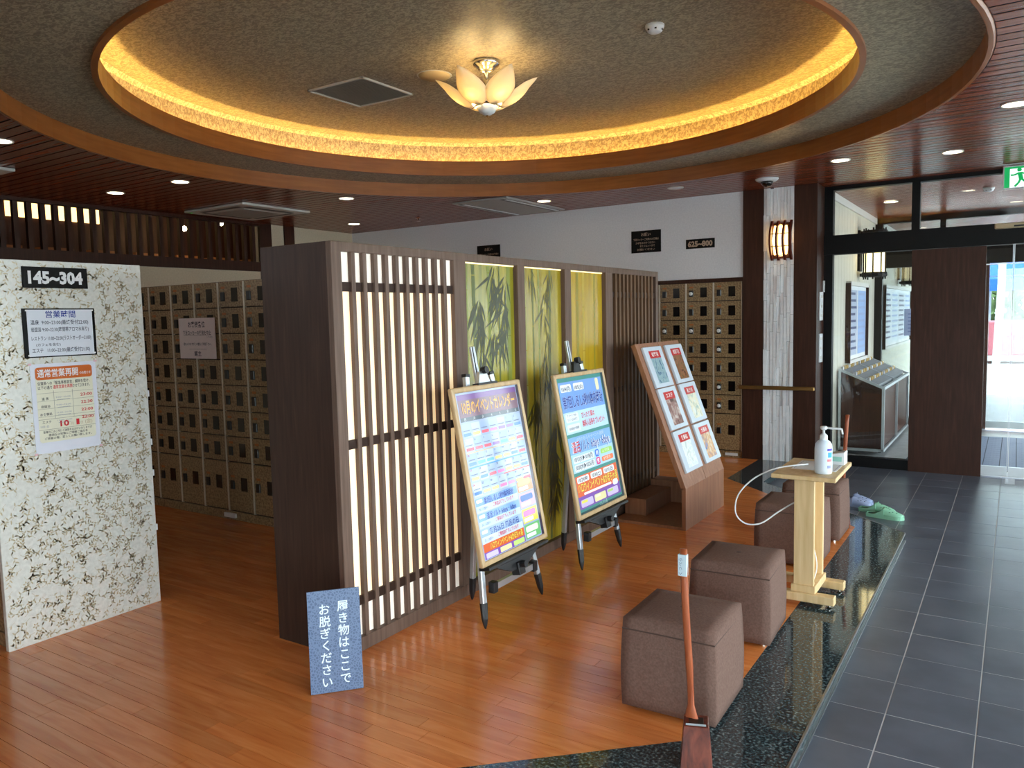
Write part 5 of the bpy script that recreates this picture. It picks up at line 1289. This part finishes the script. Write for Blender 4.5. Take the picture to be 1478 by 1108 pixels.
def cassette(x0, x1, y0, y1, lb):
    t = thing('cassette_air_conditioner', lb, 'air conditioner', ((x0+x1)/2, (y0+y1)/2, ZC-.04))
    MB().box(x0, x1, y0, y1, ZC-.026, ZC-.001).build('panel', M['white_paint'], t, bevel=.008, seg=2)
    xm, ym = (x0+x1)/2, (y0+y1)/2; h = .27
    MB().box(xm-h, xm+h, ym-h, ym+h, ZC-.034, ZC-.022).build('intake_grille', plain('grille_grey', (176, 174, 168), .6) if 'grille_grey' not in MATS else MATS['grille_grey'], t, bevel=.006)
    for a in ((xm-.33,xm+.33,ym-.40,ym-.335), (xm-.33,xm+.33,ym+.335,ym+.40), (xm-.40,xm-.335,ym-.33,ym+.33), (xm+.335,xm+.40,ym-.33,ym+.33)):
        MB().box(*a, ZC-.0265, ZC-.022).build('louvre', M['lock'], t)
    MB().box(x0+.05, x0+.065, y0+.05, y0+.065, ZC-.026, ZC-.022).build('lamp', emit_mat('led_green', (80, 230, 90), 2) if 'led_green' not in MATS else MATS['led_green'], t)
cassette(-7.97, -6.95, 5.50, 6.45, 'white cassette air conditioner in the boarded ceiling beside the slatted transom')
cassette(-7.80, -6.835, 2.25, 3.21, 'white cassette air conditioner cut by the left edge of the picture')
t = thing('slot_air_conditioner', 'grey two slot air conditioner panel in front of the back wall', 'air conditioner', (-4.97, 7.70, ZC-.03))
MB().box(-5.34, -4.61, 7.06, 8.34, ZC-.02, ZC-.001).build('panel', plain('panel_grey', (170, 168, 164), .55), t, bevel=.004)
for xa in (-5.30, -4.74): 
    MB().box(xa, xa+.09, 7.12, 8.28, ZC-.023, ZC-.018).build('slot', M['lock'], t); MB().box(xa+.05, xa+.085, 7.13, 8.27, ZC-.027, ZC-.021).build('louvre', M['white'], t)
t = thing('dome_camera', 'white dome security camera on the ceiling above the column', 'camera', (-2.093, 7.873, ZC-.09))
MB().lathe([(.001,-.028),(.085,-.026),(.105,-.014),(.11,0)], (-2.093,7.873,ZC), 24).build('base', M['white'], t, smooth=True)
MB().lathe([(.06,-.026),(.055,-.05),(.038,-.07),(.001,-.08)], (-2.093,7.873,ZC), 20).build('dome', M['lock_window'], t, smooth=True)
t = thing('sprinkler', 'small chrome sprinkler head on the ceiling before the back wall', 'sprinkler', (-6.424, 7.777, ZC-.05))
MB().lathe([(.04,0),(.042,-.006),(.015,-.012),(.012,-.03),(.001,-.032)], (-6.424,7.777,ZC), 16).build('body', M['chrome'], t, smooth=True)
MB().lathe([(.001,-.045),(.028,-.045),(.028,-.042),(.001,-.042)], (-6.424,7.777,ZC), 16).build('deflector', M['chrome'], t)

for o in list(SC.objects):
    if o.parent is not None and o.name.split('.')[0] in ('lettering', 'red_lettering', 'faint_lettering', 'date_lettering', 'print', 'leaf_print', 'heading'): o['kind'] = 'stuff'
